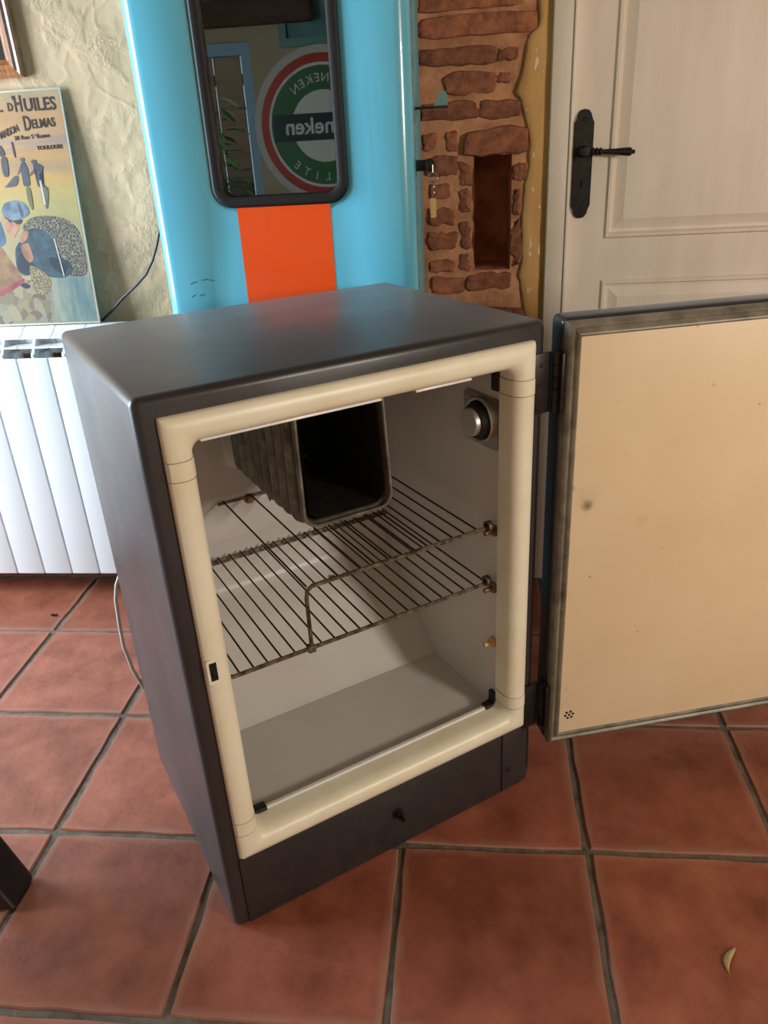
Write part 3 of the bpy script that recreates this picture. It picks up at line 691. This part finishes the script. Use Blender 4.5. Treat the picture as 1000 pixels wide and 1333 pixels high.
# ------------------------------------------------------------------ turquoise cabinet with window
bx0, bx1, by0, by1 = -.492, .030, .590, .948
bf = thing('display_fridge', 'tall glossy turquoise cooler with glass window and orange stripe', 'refrigerator', ((bx0+bx1)/2, by0, 0))
ox, oy = -(bx0+bx1)/2, -by0
def sh(bm):
    for v in bm.verts: v.co += Vector((ox, oy, 0))
    return bm
def body():
    nb = bmesh.new(); box(bx0+.004,bx1-.003,by0+.082,by0+.089,.04,1.88,bm=nb)
    for q in ((bx0+.004,bx0+.03,by0+.089,by1),(bx1-.029,bx1-.003,by0+.089,by1)): box(*q,.04,1.88,.002,bm=nb)
    box(bx0+.004,bx1-.003,by1-.02,by1,.04,1.88,bm=nb); box(bx0+.004,bx1-.003,by0+.09,by1,1.86,1.88,bm=nb); box(bx0+.004,bx1-.003,by0+.09,by1,.04,.08,bm=nb)
    return nb
# frame ring behind the door so that the inside stays open
def body2():
    nb = bmesh.new(); X0, X1 = bx0+.004, bx1-.003
    for q in ((X0,X0+.035,by0+.084,by1),(X1-.035,X1,by0+.084,by1)): box(*q,.04,1.88,.004,bm=nb)
    box(X0+.03,X1-.03,by1-.02,by1,.04,1.88,bm=nb); box(X0+.03,X1-.03,by0+.084,by1,1.84,1.88,bm=nb); box(X0+.03,X1-.03,by0+.084,by1,.04,.09,bm=nb)
    return nb
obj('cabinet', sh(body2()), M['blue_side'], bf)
obj('interior', sh(box(bx0+.041,bx1-.040,by1-.04,by1-.022,.09,1.84)), M['dark_int'], bf)
for xa, xb in ((bx0+.0395,bx0+.044),(bx1-.043,bx1-.0385)): obj('interior', sh(box(xa,xb,by0+.09,by1-.022,.09,1.84)), M['dark_int'], bf)
for z in (1.02, 1.40): obj('inner_shelf', sh(box(bx0+.05,bx1-.05,by0+.11,by1-.05,z,z+.008,.002)), M['dark_int'], bf)
obj('door_seal', sh(box(bx0+.014,bx0+.05,by0+.077,by0+.085,.06,1.86)), M['blackrubber'], bf); obj('door_seal', sh(box(bx1-.05,bx1-.010,by0+.077,by0+.085,.06,1.86)), M['blackrubber'], bf)
WX0, WX1, WZ0, WZ1, WR = -.362, -.097, 1.046, 1.74, .038
def blue_door():
    outer = rrect(bx0,bx1,.05,1.87,.03,6); inner = rrect(WX0,WX1,WZ0,WZ1,WR,6)
    nb = bmesh.new(); rr = .030
    def ring(p, y): return [nb.verts.new((x,y,z)) for x,z in p]
    rings = [ring(outer, by0+.078)]
    for k in range(7):
        a = k/6*math.pi/2; ins = rr*(1-math.cos(a)); y = by0+rr*(1-math.sin(a))
        rings.append(ring(rrect(bx0+ins,bx1-ins,.05+ins,1.87-ins,max(.03-ins,.0012),6), y))
    # pressed rim round the window
    rings.append(ring(rrect(WX0-.010,WX1+.010,WZ0-.010,WZ1+.010,WR+.010,6), by0)); rings.append(ring(rrect(WX0-.004,WX1+.004,WZ0-.004,WZ1+.004,WR+.004,6), by0+.004))
    rings.append(ring(inner, by0+.006)); rings.append(ring(inner, by0+.05))
    for a, c in zip(rings, rings[1:]):
        for i in range(len(a)): nb.faces.new((a[i],a[(i+1)%len(a)],c[(i+1)%len(a)],c[i]))
    # inner skin
    inn = ring(rrect(bx0,bx1,.05,1.87,.03,6), by0+.0781)
    q = ring(inner, by0+.0781)
    for i in range(len(inn)): nb.faces.new((inn[i],inn[(i+1)%len(inn)],q[(i+1)%len(q)],q[i]))
    return nb
bd = obj('door', sh(blue_door()), M['blue'], bf, True, 40)
def rubber_ring():
    nb = bmesh.new(); rings = []
    for d, y in ((-.001,.010),(0,-.001),(.004,-.005),(.012,-.006),(.019,-.003),(.021,.004),(.021,.012)):
        rings.append([nb.verts.new((x,by0+y,z)) for x,z in rrect(WX0+d,WX1-d,WZ0+d,WZ1-d,WR-d*.7,8)])
    for a, c in zip(rings, rings[1:]):
        for i in range(len(a)): nb.faces.new((a[i],a[(i+1)%len(a)],c[(i+1)%len(a)],c[i]))
    return nb
obj('window_rubber', sh(rubber_ring()), M['blackrubber'], bd)
obj('window_glass', sh(prism(rrect(WX0+.018,WX1-.018,WZ0+.018,WZ1-.018,WR-.014,6), by0+.006, by0+.010, 'XZ')), M['glass'], bd, False)
obj('orange_stripe', sh(prism([(-.319,.07),(-.135,.07),(-.135,1.0455),(-.319,1.0455)], by0-.0006, by0+.001, 'XZ')), M['orange'], bd, False)
for pts in ([(-.435,.905),(-.425,.910),(-.42,.909)],[(-.412,.912),(-.40,.914),(-.385,.910)],[(-.436,.880),(-.428,.884)],[(-.42,.881),(-.412,.884),(-.408,.883)]):
    obj('scuff_mark', sh(tube([(x,by0-.0001,z) for x,z in pts], .0007, 5)), M['void'], bd)
# catch and lock on the right flank
ct = sh(box(bx1-.004,.092,by0+.11,by0+.15,1.2005,1.2045,.0008))
obj('door_catch', ct, M['hinge'], bf)
cpoly = [(.064,1.2045),(.0915,1.2045),(.091,1.222),(.088,1.229),(.081,1.2315),(.075,1.228)]
obj('catch_tab', sh(prism(cpoly, by0+.128, by0+.132, 'XZ')), M['teal'], bf)
lk = lathe([(0,.018),(.008,.018),(.0105,.016),(.0115,.012),(.0115,0)], (.057,by0+.056,1.102), (0,-1,0), 24); box(bx1-.006,.066,by0+.054,by0+.058,1.092,1.112,.001,bm=lk)
obj('lock_barrel', sh(lk), M['hinge'], bf)
kx, ky = .0625, by0+.034
kf = thing('key_fob', 'small key ring with chain and yellowed tag hanging from turquoise cooler lock', 'key ring', (kx,ky,1.0))
obj('key', cyl((0,0,.103),(0,0,.089),.0016,8), M['steel'], kf)
obj('ring', tube([(.0085*math.cos(k*math.pi/10),0,.0805+.0085*math.sin(k*math.pi/10)) for k in range(20)], .0017, 6, cyc=True), M['steel'], kf)
for k in range(5): obj('link', tube([(.0022*math.cos(j*math.pi/4)*(k%2),.0022*math.cos(j*math.pi/4)*((k+1)%2),.069-k*.0052+.0036*math.sin(j*math.pi/4)) for j in range(8)], .0007, 5, cyc=True), M['steel'], kf)
obj('tag', prism(rrect(-.0055,.0055,.008,.044,.003), -.0015,.0015,'XZ'), mat('yellowed_tag', srgb(205,180,116), .35), kf)
# black cable behind the cooler
cb = obj('cable', tube([(-.83,.925,.775),(-.80,.93,.772),(-.770,.93,.795),(-.736,.93,.825),(-.70,.93,.850),(-.664,.93,.880),(-.642,.932,.912),(-.626,.935,.946),(-.612,.94,.985),(-.56,.952,1.02),(-.46,.954,1.08),(-.36,.954,1.05)], .0032, 8), M['cable'])
tag(cb, 'thin black electric cable on beige wall beside the turquoise cooler', 'cable')

# ------------------------------------------------------------------ radiator
ra = thing('radiator', 'white cast aluminium sectional radiator under the poster', 'radiator', (-.876,.83,0))
def section():
    root = None; w = .0826
    parts = []
    x0, x1 = -w/2+.0012, w/2-.0012
    pz0, pz1 = .078, .7025
    parts.append(('section', box(x0,x1,0,.007,pz0,pz1,.0028,3)))
    parts.append(('core', box(-.022,.022,.030,.075,.10,.71,.008)))
    parts.append(('web', box(-.002,.002,.005,.035,.085,.71)))
    parts.append(('fin', prism([(.016,.7235),(.017,.7265),(.022,.7275),(.060,.7275),(.060,.7235)], x0+.0005, x1-.0005, 'YZ')))
    parts.append(('top_cap', prism([(.034,.7435),(.036,.7475),(.046,.7495),(.056,.7545),(.066,.764),(.076,.768),(.092,.768),(.094,.755),(.094,.70),(.066,.70),(.060,.738)], x0, x1, 'YZ')))
    rb_ = prism([(.004,.690),(.004,.703),(.036,.7475),(.062,.742),(.062,.690)], -.0035, .0035, 'YZ'); parts.append(('rib', rb_))
    return parts
protos = []
for nm, bm in section():
    bmesh.ops.recalc_face_normals(bm, faces=bm.faces); me = bpy.data.meshes.new(nm); bm.to_mesh(me); bm.free(); me.materials.append(M['white_rad'])
    for p in me.polygons: p.use_smooth = True
    me.set_sharp_from_angle(angle=R(40)); protos.append((nm, me))
for k in range(-10, 5):
    first = None
    for nm, me in protos:
        o = bpy.data.objects.new(nm, me); C.objects.link(o)
        if first is None: o.parent = ra; o.location = (k*.0826, 0, 0); first = o
        else: o.parent = first
for x in (-.78,.30):
    obj('wall_bracket', box(x-.012,x+.012,.07,.127,.60,.62,.002), M['white_rad'], ra)

# ------------------------------------------------------------------ tin poster leaning on the radiator
B0 = Vector((-.796,.9035,.7705)); lean = math.atan2(.045,.5267)
ps = thing('tin_poster', 'old tin advertising sign with painted fisherwomen leaning above the white radiator', 'poster', B0); ps.rotation_euler = (-lean,0,0)
PW, PH = .40, .5286
board = obj('board', box(-PW,0,0,.004,0,PH,.0008), mat('tin_edge', srgb(214,208,190), .4), ps)
def paint(name, c1, c2, sc=14, rough=.6, stretch=None, thr=(.35,.65)): return mat(name, c1, rough, col2=c2, scale=sc, stretch=stretch, thr=thr, coat=0)
def sky_mat():
    m = paint('painted_sky_and_sea', srgb(206,160,96), srgb(150,110,84), 9, stretch=(1,1,2.2)); nt, b = nodes(m); src = b.inputs['Base Color'].links[0].from_socket
    tc = N(nt,'ShaderNodeTexCoord'); sp = N(nt,'ShaderNodeSeparateXYZ'); nt.links.new(tc.outputs['Object'], sp.inputs[0])
    no = N(nt,'ShaderNodeTexNoise'); no.inputs['Scale'].default_value = 10; no.inputs['Detail'].default_value = 4; mp = N(nt,'ShaderNodeMapping'); mp.inputs['Scale'].default_value = (1,1,6)
    nt.links.new(tc.outputs['Object'], mp.inputs[0]); nt.links.new(mp.outputs[0], no.inputs['Vector'])
    h = math_n(nt,'ADD', math_n(nt,'DIVIDE', sp.outputs[2], PH), math_n(nt,'MULTIPLY', math_n(nt,'SUBTRACT', no.outputs[0], .5), .10))
    r = N(nt,'ShaderNodeValToRGB'); el = r.color_ramp.elements
    stops = [(.0,(170,168,150)),(.2,(170,166,140)),(.45,(172,172,118)),(.56,(190,184,112)),(.64,(214,172,92)),(.70,(176,150,120)),(.74,(214,164,88)),(.79,(156,140,140)),(.83,(196,158,110)),(.90,(196,146,94)),(1,(170,160,128))]
    el[0].position, el[0].color = stops[0][0], srgb(*stops[0][1]); el[1].position, el[1].color = stops[-1][0], srgb(*stops[-1][1])
    stops = [(p, tuple(q*.88 for q in c)) for p, c in stops]; el[0].color = srgb(*stops[0][1]); el[-1].color = srgb(*stops[-1][1])
    for p, c in stops[1:-1]: e = el.new(p); e.color = srgb(*c)
    nt.links.new(h, r.inputs[0]); nt.links.new(mix(nt, src, r.outputs[0], .72), b.inputs['Base Color']); return m
obj('painted_background', prism([(-PW+.004,.004),(-.005,.004),(-.005,PH-.004),(-PW+.004,PH-.004)], -.0004, .0008, 'XZ'), sky_mat(), ps, False)
PO = {'ground':[(-0.309,0.086),(-0.249,0.079),(-0.182,0.109),(-0.106,0.110),(-0.006,0.110),(-0.006,0.005),(-0.329,0.005)],
'dress':[(-0.249,0.206),(-0.222,0.196),(-0.201,0.155),(-0.180,0.118),(-0.188,0.102),(-0.250,0.074),(-0.282,0.071)],
'hem':[(-0.259,0.082),(-0.242,0.088),(-0.177,0.118),(-0.177,0.105),(-0.243,0.074),(-0.262,0.070)],
'shawl':[(-0.224,0.271),(-0.208,0.252),(-0.202,0.200),(-0.223,0.189),(-0.242,0.197)],
'shoe':[(-0.194,0.098),(-0.177,0.106),(-0.162,0.094),(-0.176,0.088)],
'skirt':[(-0.105,0.115),(-0.040,0.122),(-0.006,0.111),(-0.006,0.047),(-0.007,0.006),(-0.119,0.006),(-0.111,0.051),(-0.110,0.083)],
'net':[(-0.158,0.237),(-0.124,0.257),(-0.085,0.258),(-0.039,0.249),(-0.012,0.222),(-.007,0.173),(-0.008,0.116),(-0.050,0.112),(-0.090,0.140),(-0.120,0.190),(-.15,.215)],
'jacket':[(-0.140,0.230),(-0.115,0.231),(-0.085,0.212),(-0.076,0.163),(-0.049,0.149),(-0.044,0.126),(-0.071,0.111),(-0.115,0.115),(-0.145,0.139),(-0.170,0.117),(-0.192,0.132),(-0.189,0.168),(-0.183,0.190)],
'coat_shadow':[(-0.171,0.178),(-0.148,0.150),(-0.134,0.134),(-0.164,0.119),(-0.188,0.132),(-0.186,0.163)],
'coat_shadow_b':[(-0.105,0.164),(-0.081,0.159),(-0.056,0.138),(-0.070,0.118),(-0.097,0.133)],
'sleeve':[(-0.134,0.223),(-0.114,0.224),(-0.102,0.200),(-0.099,0.182),(-0.120,0.176),(-0.133,0.192)],
'hanging_net':[(-0.158,0.149),(-0.122,0.129),(-0.107,0.106),(-0.118,0.079),(-0.140,0.070),(-0.161,0.090),(-0.159,0.122)],
'face':[(-0.197,0.264),(-0.203,0.257),(-0.207,0.249),(-0.203,0.247),(-0.201,0.243),(-0.201,0.237),(-0.199,0.229),(-0.194,0.222),(-0.189,0.211),(-0.182,0.209),(-0.175,0.220),(-0.166,0.229),(-0.161,0.237),(-0.170,0.251),(-0.185,0.254)],
'hair':[(-0.199,0.264),(-0.193,0.254),(-0.185,0.252),(-0.185,0.241),(-0.177,0.249),(-0.167,0.240),(-0.156,0.242),(-0.150,0.252),(-0.174,0.251)],
'ear':[(-0.177,0.242),(-0.179,0.239),(-0.181,0.237),(-0.184,0.237),(-0.186,0.239),(-0.186,0.243),(-0.184,0.246),(-0.181,0.248),(-0.179,0.248),(-0.177,0.246)],
'scarf':[(-0.201,0.274),(-0.190,0.290),(-0.164,0.296),(-0.141,0.292),(-0.130,0.275),(-0.130,0.262),(-0.155,0.252),(-0.180,0.249),(-0.199,0.263)],
'scarf_fold':[(-0.158,0.289),(-0.151,0.291),(-0.145,0.271),(-0.146,0.258),(-0.154,0.255),(-0.155,0.272)],
'hands_b':[(-0.168,0.194),(-0.147,0.199),(-0.144,0.179),(-0.141,0.161),(-0.153,0.149),(-0.165,0.162),(-0.170,0.180)],
'hands':[(-0.166,0.211),(-0.156,0.226),(-0.141,0.225),(-0.142,0.217),(-0.151,0.204),(-0.163,0.197),(-0.171,0.200)],
'sack':[(-0.183,0.325),(-0.171,0.331),(-0.153,0.347),(-0.141,0.351),(-0.141,0.339),(-0.149,0.326),(-0.172,0.324)],
'far_arm':[(-0.129,0.372),(-0.127,0.366),(-0.139,0.351),(-0.143,0.352)],
'far_figure':[(-0.127,0.377),(-0.118,0.378),(-0.113,0.363),(-0.113,0.354),(-0.114,0.329),(-0.119,0.324),(-0.132,0.325),(-0.131,0.343),(-0.131,0.355),(-0.132,0.363)],
'far_head':[(-0.116,0.382),(-0.118,0.380),(-0.121,0.378),(-0.125,0.378),(-0.127,0.380),(-0.128,0.383),(-0.126,0.386),(-0.123,0.387),(-0.119,0.387),(-0.117,0.385)],
'far_arm_b':[(-0.096,0.364),(-0.094,0.357),(-0.110,0.346),(-0.113,0.349)],
'far_figure_b':[(-0.100,0.371),(-0.089,0.375),(-0.075,0.367),(-0.074,0.361),(-0.082,0.353),(-0.087,0.349),(-0.087,0.336),(-0.080,0.323),(-0.070,0.317),(-0.075,0.315),(-0.085,0.320),(-0.097,0.323),(-0.096,0.341),(-0.091,0.357),(-0.096,0.362)],
'far_head_b':[(-0.088,0.377),(-0.090,0.374),(-0.094,0.373),(-0.098,0.373),(-0.101,0.375),(-0.102,0.378),(-0.100,0.380),(-0.096,0.382),(-0.092,0.381),(-0.089,0.380)],
'wet_reflection':[(-0.127,0.324),(-0.115,0.321),(-0.118,0.270),(-0.125,0.275),(-0.128,0.296)],
'wet_reflection_b':[(-0.090,0.324),(-0.070,0.317),(-0.083,0.268),(-0.091,0.286)],
'scratch':[(-0.090,0.336),(-0.085,0.336),(-0.085,0.281),(-0.089,0.282)],
'scratch_b':[(-0.081,0.205),(-0.078,0.205),(-0.070,0.115),(-0.073,0.115)],
'boat':[(-0.142,0.423),(-0.138,0.421),(-0.137,0.388),(-0.141,0.389)],
'boat_b':[(-0.172,0.417),(-0.167,0.412),(-0.162,0.394),(-0.176,0.390)],
'boat_reflection':[(-0.176,0.390),(-0.159,0.392),(-0.163,0.348),(-0.177,0.347)]}
PC = {'ground':((176,166,140),(128,126,110)),'dress':((172,132,92),(138,104,74)),'hem':((182,84,92),(150,66,76)),'shawl':((96,122,148),(70,96,124)),'shoe':((52,56,66),(40,44,52)),'face':((206,158,126),(176,124,98)),'hair':((70,54,44),(50,38,32)),'scarf':((140,158,176),(96,116,140)),
'skirt':((96,134,136),(176,182,160)),'net':((58,56,52),(160,150,124)),'jacket':((66,96,108),(38,58,72)),'sleeve':((74,106,120),(50,74,88)),'hanging_net':((96,84,62),(172,158,120)),'hands':((200,150,120),(168,116,92)),'far_figure':((84,92,104),(64,72,86)),'sack':((112,112,114),(88,90,96)),'wet_reflection':((110,104,84),(140,132,96)),'scratch':((236,236,226),(220,220,206)),'boat':((88,84,92),(70,70,80)),'ear':((190,130,104),(170,112,90)),'scarf_fold':((84,104,128),(70,90,112)),'coat_shadow':((36,54,66),(28,42,54)),'far_head':((96,96,100),(76,78,84)),'far_arm':((140,110,92),(110,90,80))}
layer = .0004
def smooth_poly(p, n=2):
    for _ in range(n):
        q = []
        for a, b in zip(p, p[1:]+p[:1]): q += [(a[0]*.8+b[0]*.2, a[1]*.8+b[1]*.2), (a[0]*.2+b[0]*.8, a[1]*.2+b[1]*.8)]
        p = q
    return p
for k, v in PO.items():
    base = k[:-2] if k.endswith('_b') else k
    c = PC.get(base, PC['boat'] if 'boat' in k else None)
    pm = paint('painted_'+base, srgb(*[q*.86 for q in c[0]]), srgb(*[q*.80 for q in c[1]]), 26 if 'net' not in k else 110, stretch=(1,1,.3) if base == 'skirt' else None, thr=(.38,.62)) if ('m_'+base) not in M else M['m_'+base]
    if base == 'ground' and 'm_ground' not in M:
        nt, b_ = nodes(pm); tc = N(nt,'ShaderNodeTexCoord'); vo = N(nt,'ShaderNodeTexVoronoi'); vo.inputs['Scale'].default_value = 42; nz = N(nt,'ShaderNodeTexNoise'); nz.inputs['Scale'].default_value = 30
        nt.links.new(tc.outputs['Object'], nz.inputs['Vector']); va = N(nt,'ShaderNodeVectorMath', operation='MULTIPLY_ADD'); va.inputs[1].default_value = (.04,.04,.02); nt.links.new(nz.outputs['Color'], va.inputs[0]); nt.links.new(tc.outputs['Object'], va.inputs[2]); nt.links.new(va.outputs[0], vo.inputs['Vector'])
        rg = N(nt,'ShaderNodeValToRGB'); cols = [(98,100,80),(142,126,92),(124,126,116),(150,138,106),(106,84,72),(134,134,116)]
        rg.color_ramp.elements[0].color = srgb(*cols[0]); rg.color_ramp.elements[1].color = srgb(*cols[-1])
        for k_ in range(1,5): rg.color_ramp.elements.new(k_/5).color = srgb(*cols[k_])
        sx_ = N(nt,'ShaderNodeSeparateColor'); nt.links.new(vo.outputs['Color'], sx_.inputs[0]); nt.links.new(sx_.outputs[0], rg.inputs[0]); nt.links.new(rg.outputs[0], b_.inputs['Base Color'])   # pebbly beach
    if ('m_'+base) not in M and 'net' in base:
        nt, b_ = nodes(pm); tc = N(nt,'ShaderNodeTexCoord'); vo = N(nt,'ShaderNodeTexVoronoi', feature='DISTANCE_TO_EDGE'); vo.inputs['Scale'].default_value = 150
        nt.links.new(tc.outputs['Object'], vo.inputs['Vector']); f_ = math_n(nt,'MULTIPLY', math_n(nt,'SUBTRACT', .11, vo.outputs['Distance']), 9, clamp=True)
        nt.links.new(mix(nt, srgb(*c[0]), srgb(*c[1]), f_), b_.inputs['Base Color'])   # knotted mesh of the fishing net
    M['m_'+base] = pm
    layer += .00004
    nb = prism(v if base in ('ground','scratch','skirt') else smooth_poly(v), -layer, .0002, 'XZ'); bmesh.ops.triangulate(nb, faces=[f for f in nb.faces if len(f.verts) > 4])
    obj('painted_'+base, nb, pm, ps, False)
ink = mat('dark_ink', srgb(52,44,46), .4)
def letters(s, x, z, size, sx=1, rot=0, m=ink, **kw):
    me = text_mesh(s, size, extrude=.0003, **kw); o = obj('lettering', me, m, ps, False)
    o.location = (x, -.0012, z); o.rotation_euler = (R(90), -rot, 0); o.scale = (sx,1,1); return o
letters('L', -.160, .486, .032, .8, bold=.0006); letters('D', -.1345, .4865, .024, .75, bold=.0005); letters('\u2019', -.121, .492, .036, .8)
letters('H', -.1175, .484, .048, .58, bold=.0005); letters('UILES', -.0945, .484, .038, .86, bold=.0006)
letters('MAISON', -.1650, .4290, .021, .66, R(17), bold=.0004); letters('D', -.1035, .4440, .044, .58, bold=.0005); letters('ELMAS', -.0835, .4475, .0265, .76, R(2), bold=.0005)
letters('38 Rue S', -.133, .4245, .0135, 1.02, R(2)); letters('t', -.081, .4305, .009, .9, R(2)); letters('Rome', -.0765, .4260, .0135, 1.02, R(2)); letters('TOULOUSE', -.081, .4015, .0118, 1.06, R(1), bold=.0003)

# framed picture on the wall (bottom right corner in view)
pf = thing('picture_frame', 'varnished wooden picture frame hanging on beige wall over the poster', 'picture frame', (-.873,.958,1.322))
FWW, FHH = .42, .5; fw_ = .036
def fbar(name, p, q, s, m):
    sec = [(0,0),(0,-.016),(.004,-.020),(.012,-.018),(.016,-.022),(.024,-.021),(.030,-.014),(fw_,-.010),(fw_,0)]
    p, q, s = Vector(p), Vector(q), Vector(s); d = (q-p).normalized(); nb = bmesh.new()
    a = [nb.verts.new(p+(s+d)*k+Vector((0,y,0))) for k,y in sec]; c = [nb.verts.new(q+(s-d)*k+Vector((0,y,0))) for k,y in sec]
    for k in range(len(sec)): nb.faces.new((a[k],a[(k+1)%len(sec)],c[(k+1)%len(sec)],c[k]))
    nb.faces.new(a); nb.faces.new(c); return obj(name, nb, m, pf, True, 30)
fbar('frame_bar',(-FWW,0,0),(0,0,0),(0,0,1),M['wood']); fbar('frame_bar',(-FWW,0,FHH),(0,0,FHH),(0,0,-1),M['wood']); fbar('frame_bar',(0,0,0),(0,0,FHH),(-1,0,0),M['wood_v']); fbar('frame_bar',(-FWW,0,0),(-FWW,0,FHH),(1,0,0),M['wood_v'])
obj('picture', prism([(-FWW+.034,.034),(-.034,.034),(-.034,FHH-.034),(-FWW+.034,FHH-.034)], -.006, -.001, 'XZ'), M['darkpicture'], pf, False)

# ------------------------------------------------------------------ splayed black stool, only one leg end in view
st = thing('stool', 'black lacquered stool with splayed leg and worn rounded foot on the tiles', 'stool', (-.93,-.16,0))
def leg(foot, top, w):
    nb = bmesh.new(); f, t = Vector(foot), Vector(top); rings = []
    for k, s in ((0,.78),(.012,.98),(.03,1),(1,1.15)):
        c = f+(t-f)*k; rings.append([nb.verts.new((c.x+x*s, c.y+y*s, c.z)) for x,y in rrect(-w[0],w[0],-w[1],w[1],.009,4)])
    for a, b_ in zip(rings, rings[1:]):
        for i in range(len(a)): nb.faces.new((a[i],a[(i+1)%len(a)],b_[(i+1)%len(a)],b_[i]))
    nb.faces.new(rings[0]); nb.faces.new(rings[-1])
    return obj('leg', nb, M['blacklacquer'], st, True, 40)
leg((.257,.025,0),(.05,.06,.44),(.026,.036)); leg((-.257,.025,0),(-.05,.06,.44),(.026,.036)); leg((0,-.24,0),(0,-.05,.44),(.034,.026))
obj('seat', lathe([(0,.0),(.15,0),(.165,.008),(.17,.02),(.165,.034),(.15,.04),(0,.042)], (0,.0,.435), (0,0,1), 32), M['blacklacquer'], st)

# small litter on the floor
def dry_leaf():
    nb = bmesh.new(); n = 9; pts = []
    for i in range(n):
        t = i/(n-1); x = .004+.020*t**1.3; y = .042*t-.003; w = .0042*math.sin(math.pi*min(1,max(0,(t-.12)/.92)))**.7+.0006
        pts.append((x+.006*math.sin(t*math.pi)*-1, y, w, .0012+.0022*math.sin(t*math.pi)))
    rows = []
    for x,y,w,h in pts: rows.append([nb.verts.new((x-w,y+w*.4,h*.4+.0005)), nb.verts.new((x,y,h+.001)), nb.verts.new((x+w,y-w*.4,h*.5+.0005))])
    for a, b_ in zip(rows, rows[1:]):
        for i in range(2): nb.faces.new((a[i],a[i+1],b_[i+1],b_[i]))
    return nb
lf = obj('dry_leaf', dry_leaf(), M['leaf'], None, True, 180); s = lf.modifiers.new('thickness','SOLIDIFY'); s.thickness = .0006
lf.location = (.5045,-.2105,.0005); tag(lf, 'small curled pale dry leaf lying on terracotta tile', 'leaf')
cr = bmesh.new()
for k in range(6): box(-.008+k*.003,-.004+k*.003,-.003+.004*math.sin(k*2.1),.002+.004*math.sin(k*2.1),0,.003,.0008,1,bm=cr)
co_ = obj('debris_crumb', cr, M['void']); co_.location = (-1.028,.733,.0005); tag(co_, 'tiny dark crumb on the tile in front of the radiator', 'debris')

# ------------------------------------------------------------------ things behind the camera, mirrored in the cooler's glass
sg = thing('round_beer_sign', 'round red and green beer sign hung on cream wall', 'sign', (-.575,-2.192,1.222)); sg.rotation_euler = (0,0,math.pi)
def disc(name, r0, r1, y, m): return obj(name, lathe([(r0,y),(r1,y),(r1,0)] if r0 else [(0,y),(r1,y),(r1,0)], (0,0,0), (0,-1,0), 64), m, sg)
sgn = {k: mat('sign_'+k, srgb(*c), .35) for k, c in dict(rim=(200,196,184), red=(190,60,46), white=(226,226,220), green=(58,112,66), dark=(26,50,56)).items()}
disc('rim', 0, .36, .030, sgn['rim']); disc('red_ring', 0, .325, .032, sgn['red']); disc('white_ring', 0, .285, .033, sgn['white']); disc('green_ring', 0, .272, .034, sgn['green']); disc('centre', 0, .165, .035, sgn['white'])
obj('banner', prism([(-.26,-.062),(.26,-.062),(.26,.062),(-.26,.062)], -.039, -.02, 'XZ'), sgn['dark'], sg, False)
def sign_text(s, size, x, z, rot=0, m=sgn['white'], y=-.0400, **kw):
    o = obj('lettering', text_mesh(s, size, 'CENTER', .0005, **kw), m, sg, False); o.location = (x, y, z); o.rotation_euler = (R(90), -rot, 0); return o
sign_text('Heineken', .105, 0, -.03, bold=.002)
for s, a0, st_, flip in (('HEINEKEN', 128, 10.8, False), ('QUALITE', 228, 14, True)):
    for i, ch in enumerate(s):
        a = R(a0+(i*st_ if flip else -i*st_)); rr = .252 if flip else .200
        sign_text(ch, .056, rr*math.cos(a), rr*math.sin(a), (a+math.pi/2) if flip else (a-math.pi/2), y=-.0350)
gp = thing('framed_print', 'teal framed print hung above the round beer sign', 'picture', (-.50,-2.198,1.58))
obj('frame', ring_prism([(-.27,0),(.27,0),(.27,.5),(-.27,.5)],[(-.235,.035),(.235,.035),(.235,.465),(-.235,.465)], 0, .025,'XZ'), M['teal'], gp, False); obj('print', prism([(-.235,.035),(.235,.035),(.235,.465),(-.235,.465)], 0, .01, 'XZ'), mat('teal_print', srgb(96,140,140), .5, col2=srgb(70,110,116), scale=8), gp, False)
def shrub(name, loc, h, seed, label):
    rnd = random.Random(seed); t = thing(name, label, 'shrub', loc, 0, 'garden shrubs outside the window')
    obj('stem', tube([(0,0,0),(.03,.02,h*.4),(0,.05,h*.8)], [.03,.022,.012], 8), M['bark'], t)
    nb = bmesh.new()
    for k in range(300):
        a = rnd.uniform(0,6.28); rr = rnd.random()**.6*.27; z = h*(.25+.8*rnd.random()); L_ = rnd.uniform(.08,.17); tl = rnd.uniform(-.9,.3)
        c = Vector((rr*math.cos(a), rr*math.sin(a)*.5, z)); d = Vector((math.cos(a)*math.cos(tl), math.sin(a)*math.cos(tl), math.sin(tl))); s = d.cross(Vector((0,0,1))).normalized()*L_*.22
        v = [nb.verts.new(p) for p in (c, c+d*L_*.5+s+Vector((0,0,.01)), c+d*L_, c+d*L_*.5-s+Vector((0,0,.01)))]; nb.faces.new(v)
    o = obj('leaves', nb, M['foliage'], t, False); o['kind'] = 'stuff'
for i, (x, y, h) in enumerate(((-2.4,-3.0,1.55),(-1.48,-2.9,1.42),(-.62,-3.0,1.6))):
    shrub('garden_shrub', (x,y,-.06), h, i, ('leafy shrub outside the garden window, before the left end of the dark fence','lower leafy shrub between two taller ones outside the garden window','tall leafy shrub outside the garden window nearest the round sign')[i])
fe = thing('added_garden_fence', 'added dark board fence darkening the garden mirrored in the cooler glass', 'fence', (-1.4,-3.9,-.06))  # added to keep the bright sky out of the glass reflection
for k in range(24): obj('board', box(-2.4+k*.2,-2.4+k*.2+.19,-.012,.012,.02,2.1+.02*(k%3),.003), M['beam'], fe)
for z in (.4,1.6): obj('rail', box(-2.4,2.4,-.05,-.013,z,z+.07), M['beam'], fe)
struct('ground_outside', box(-4,2,-6,YF-.2,-.12,-.06), mat('garden_soil', srgb(90,84,66), .95))
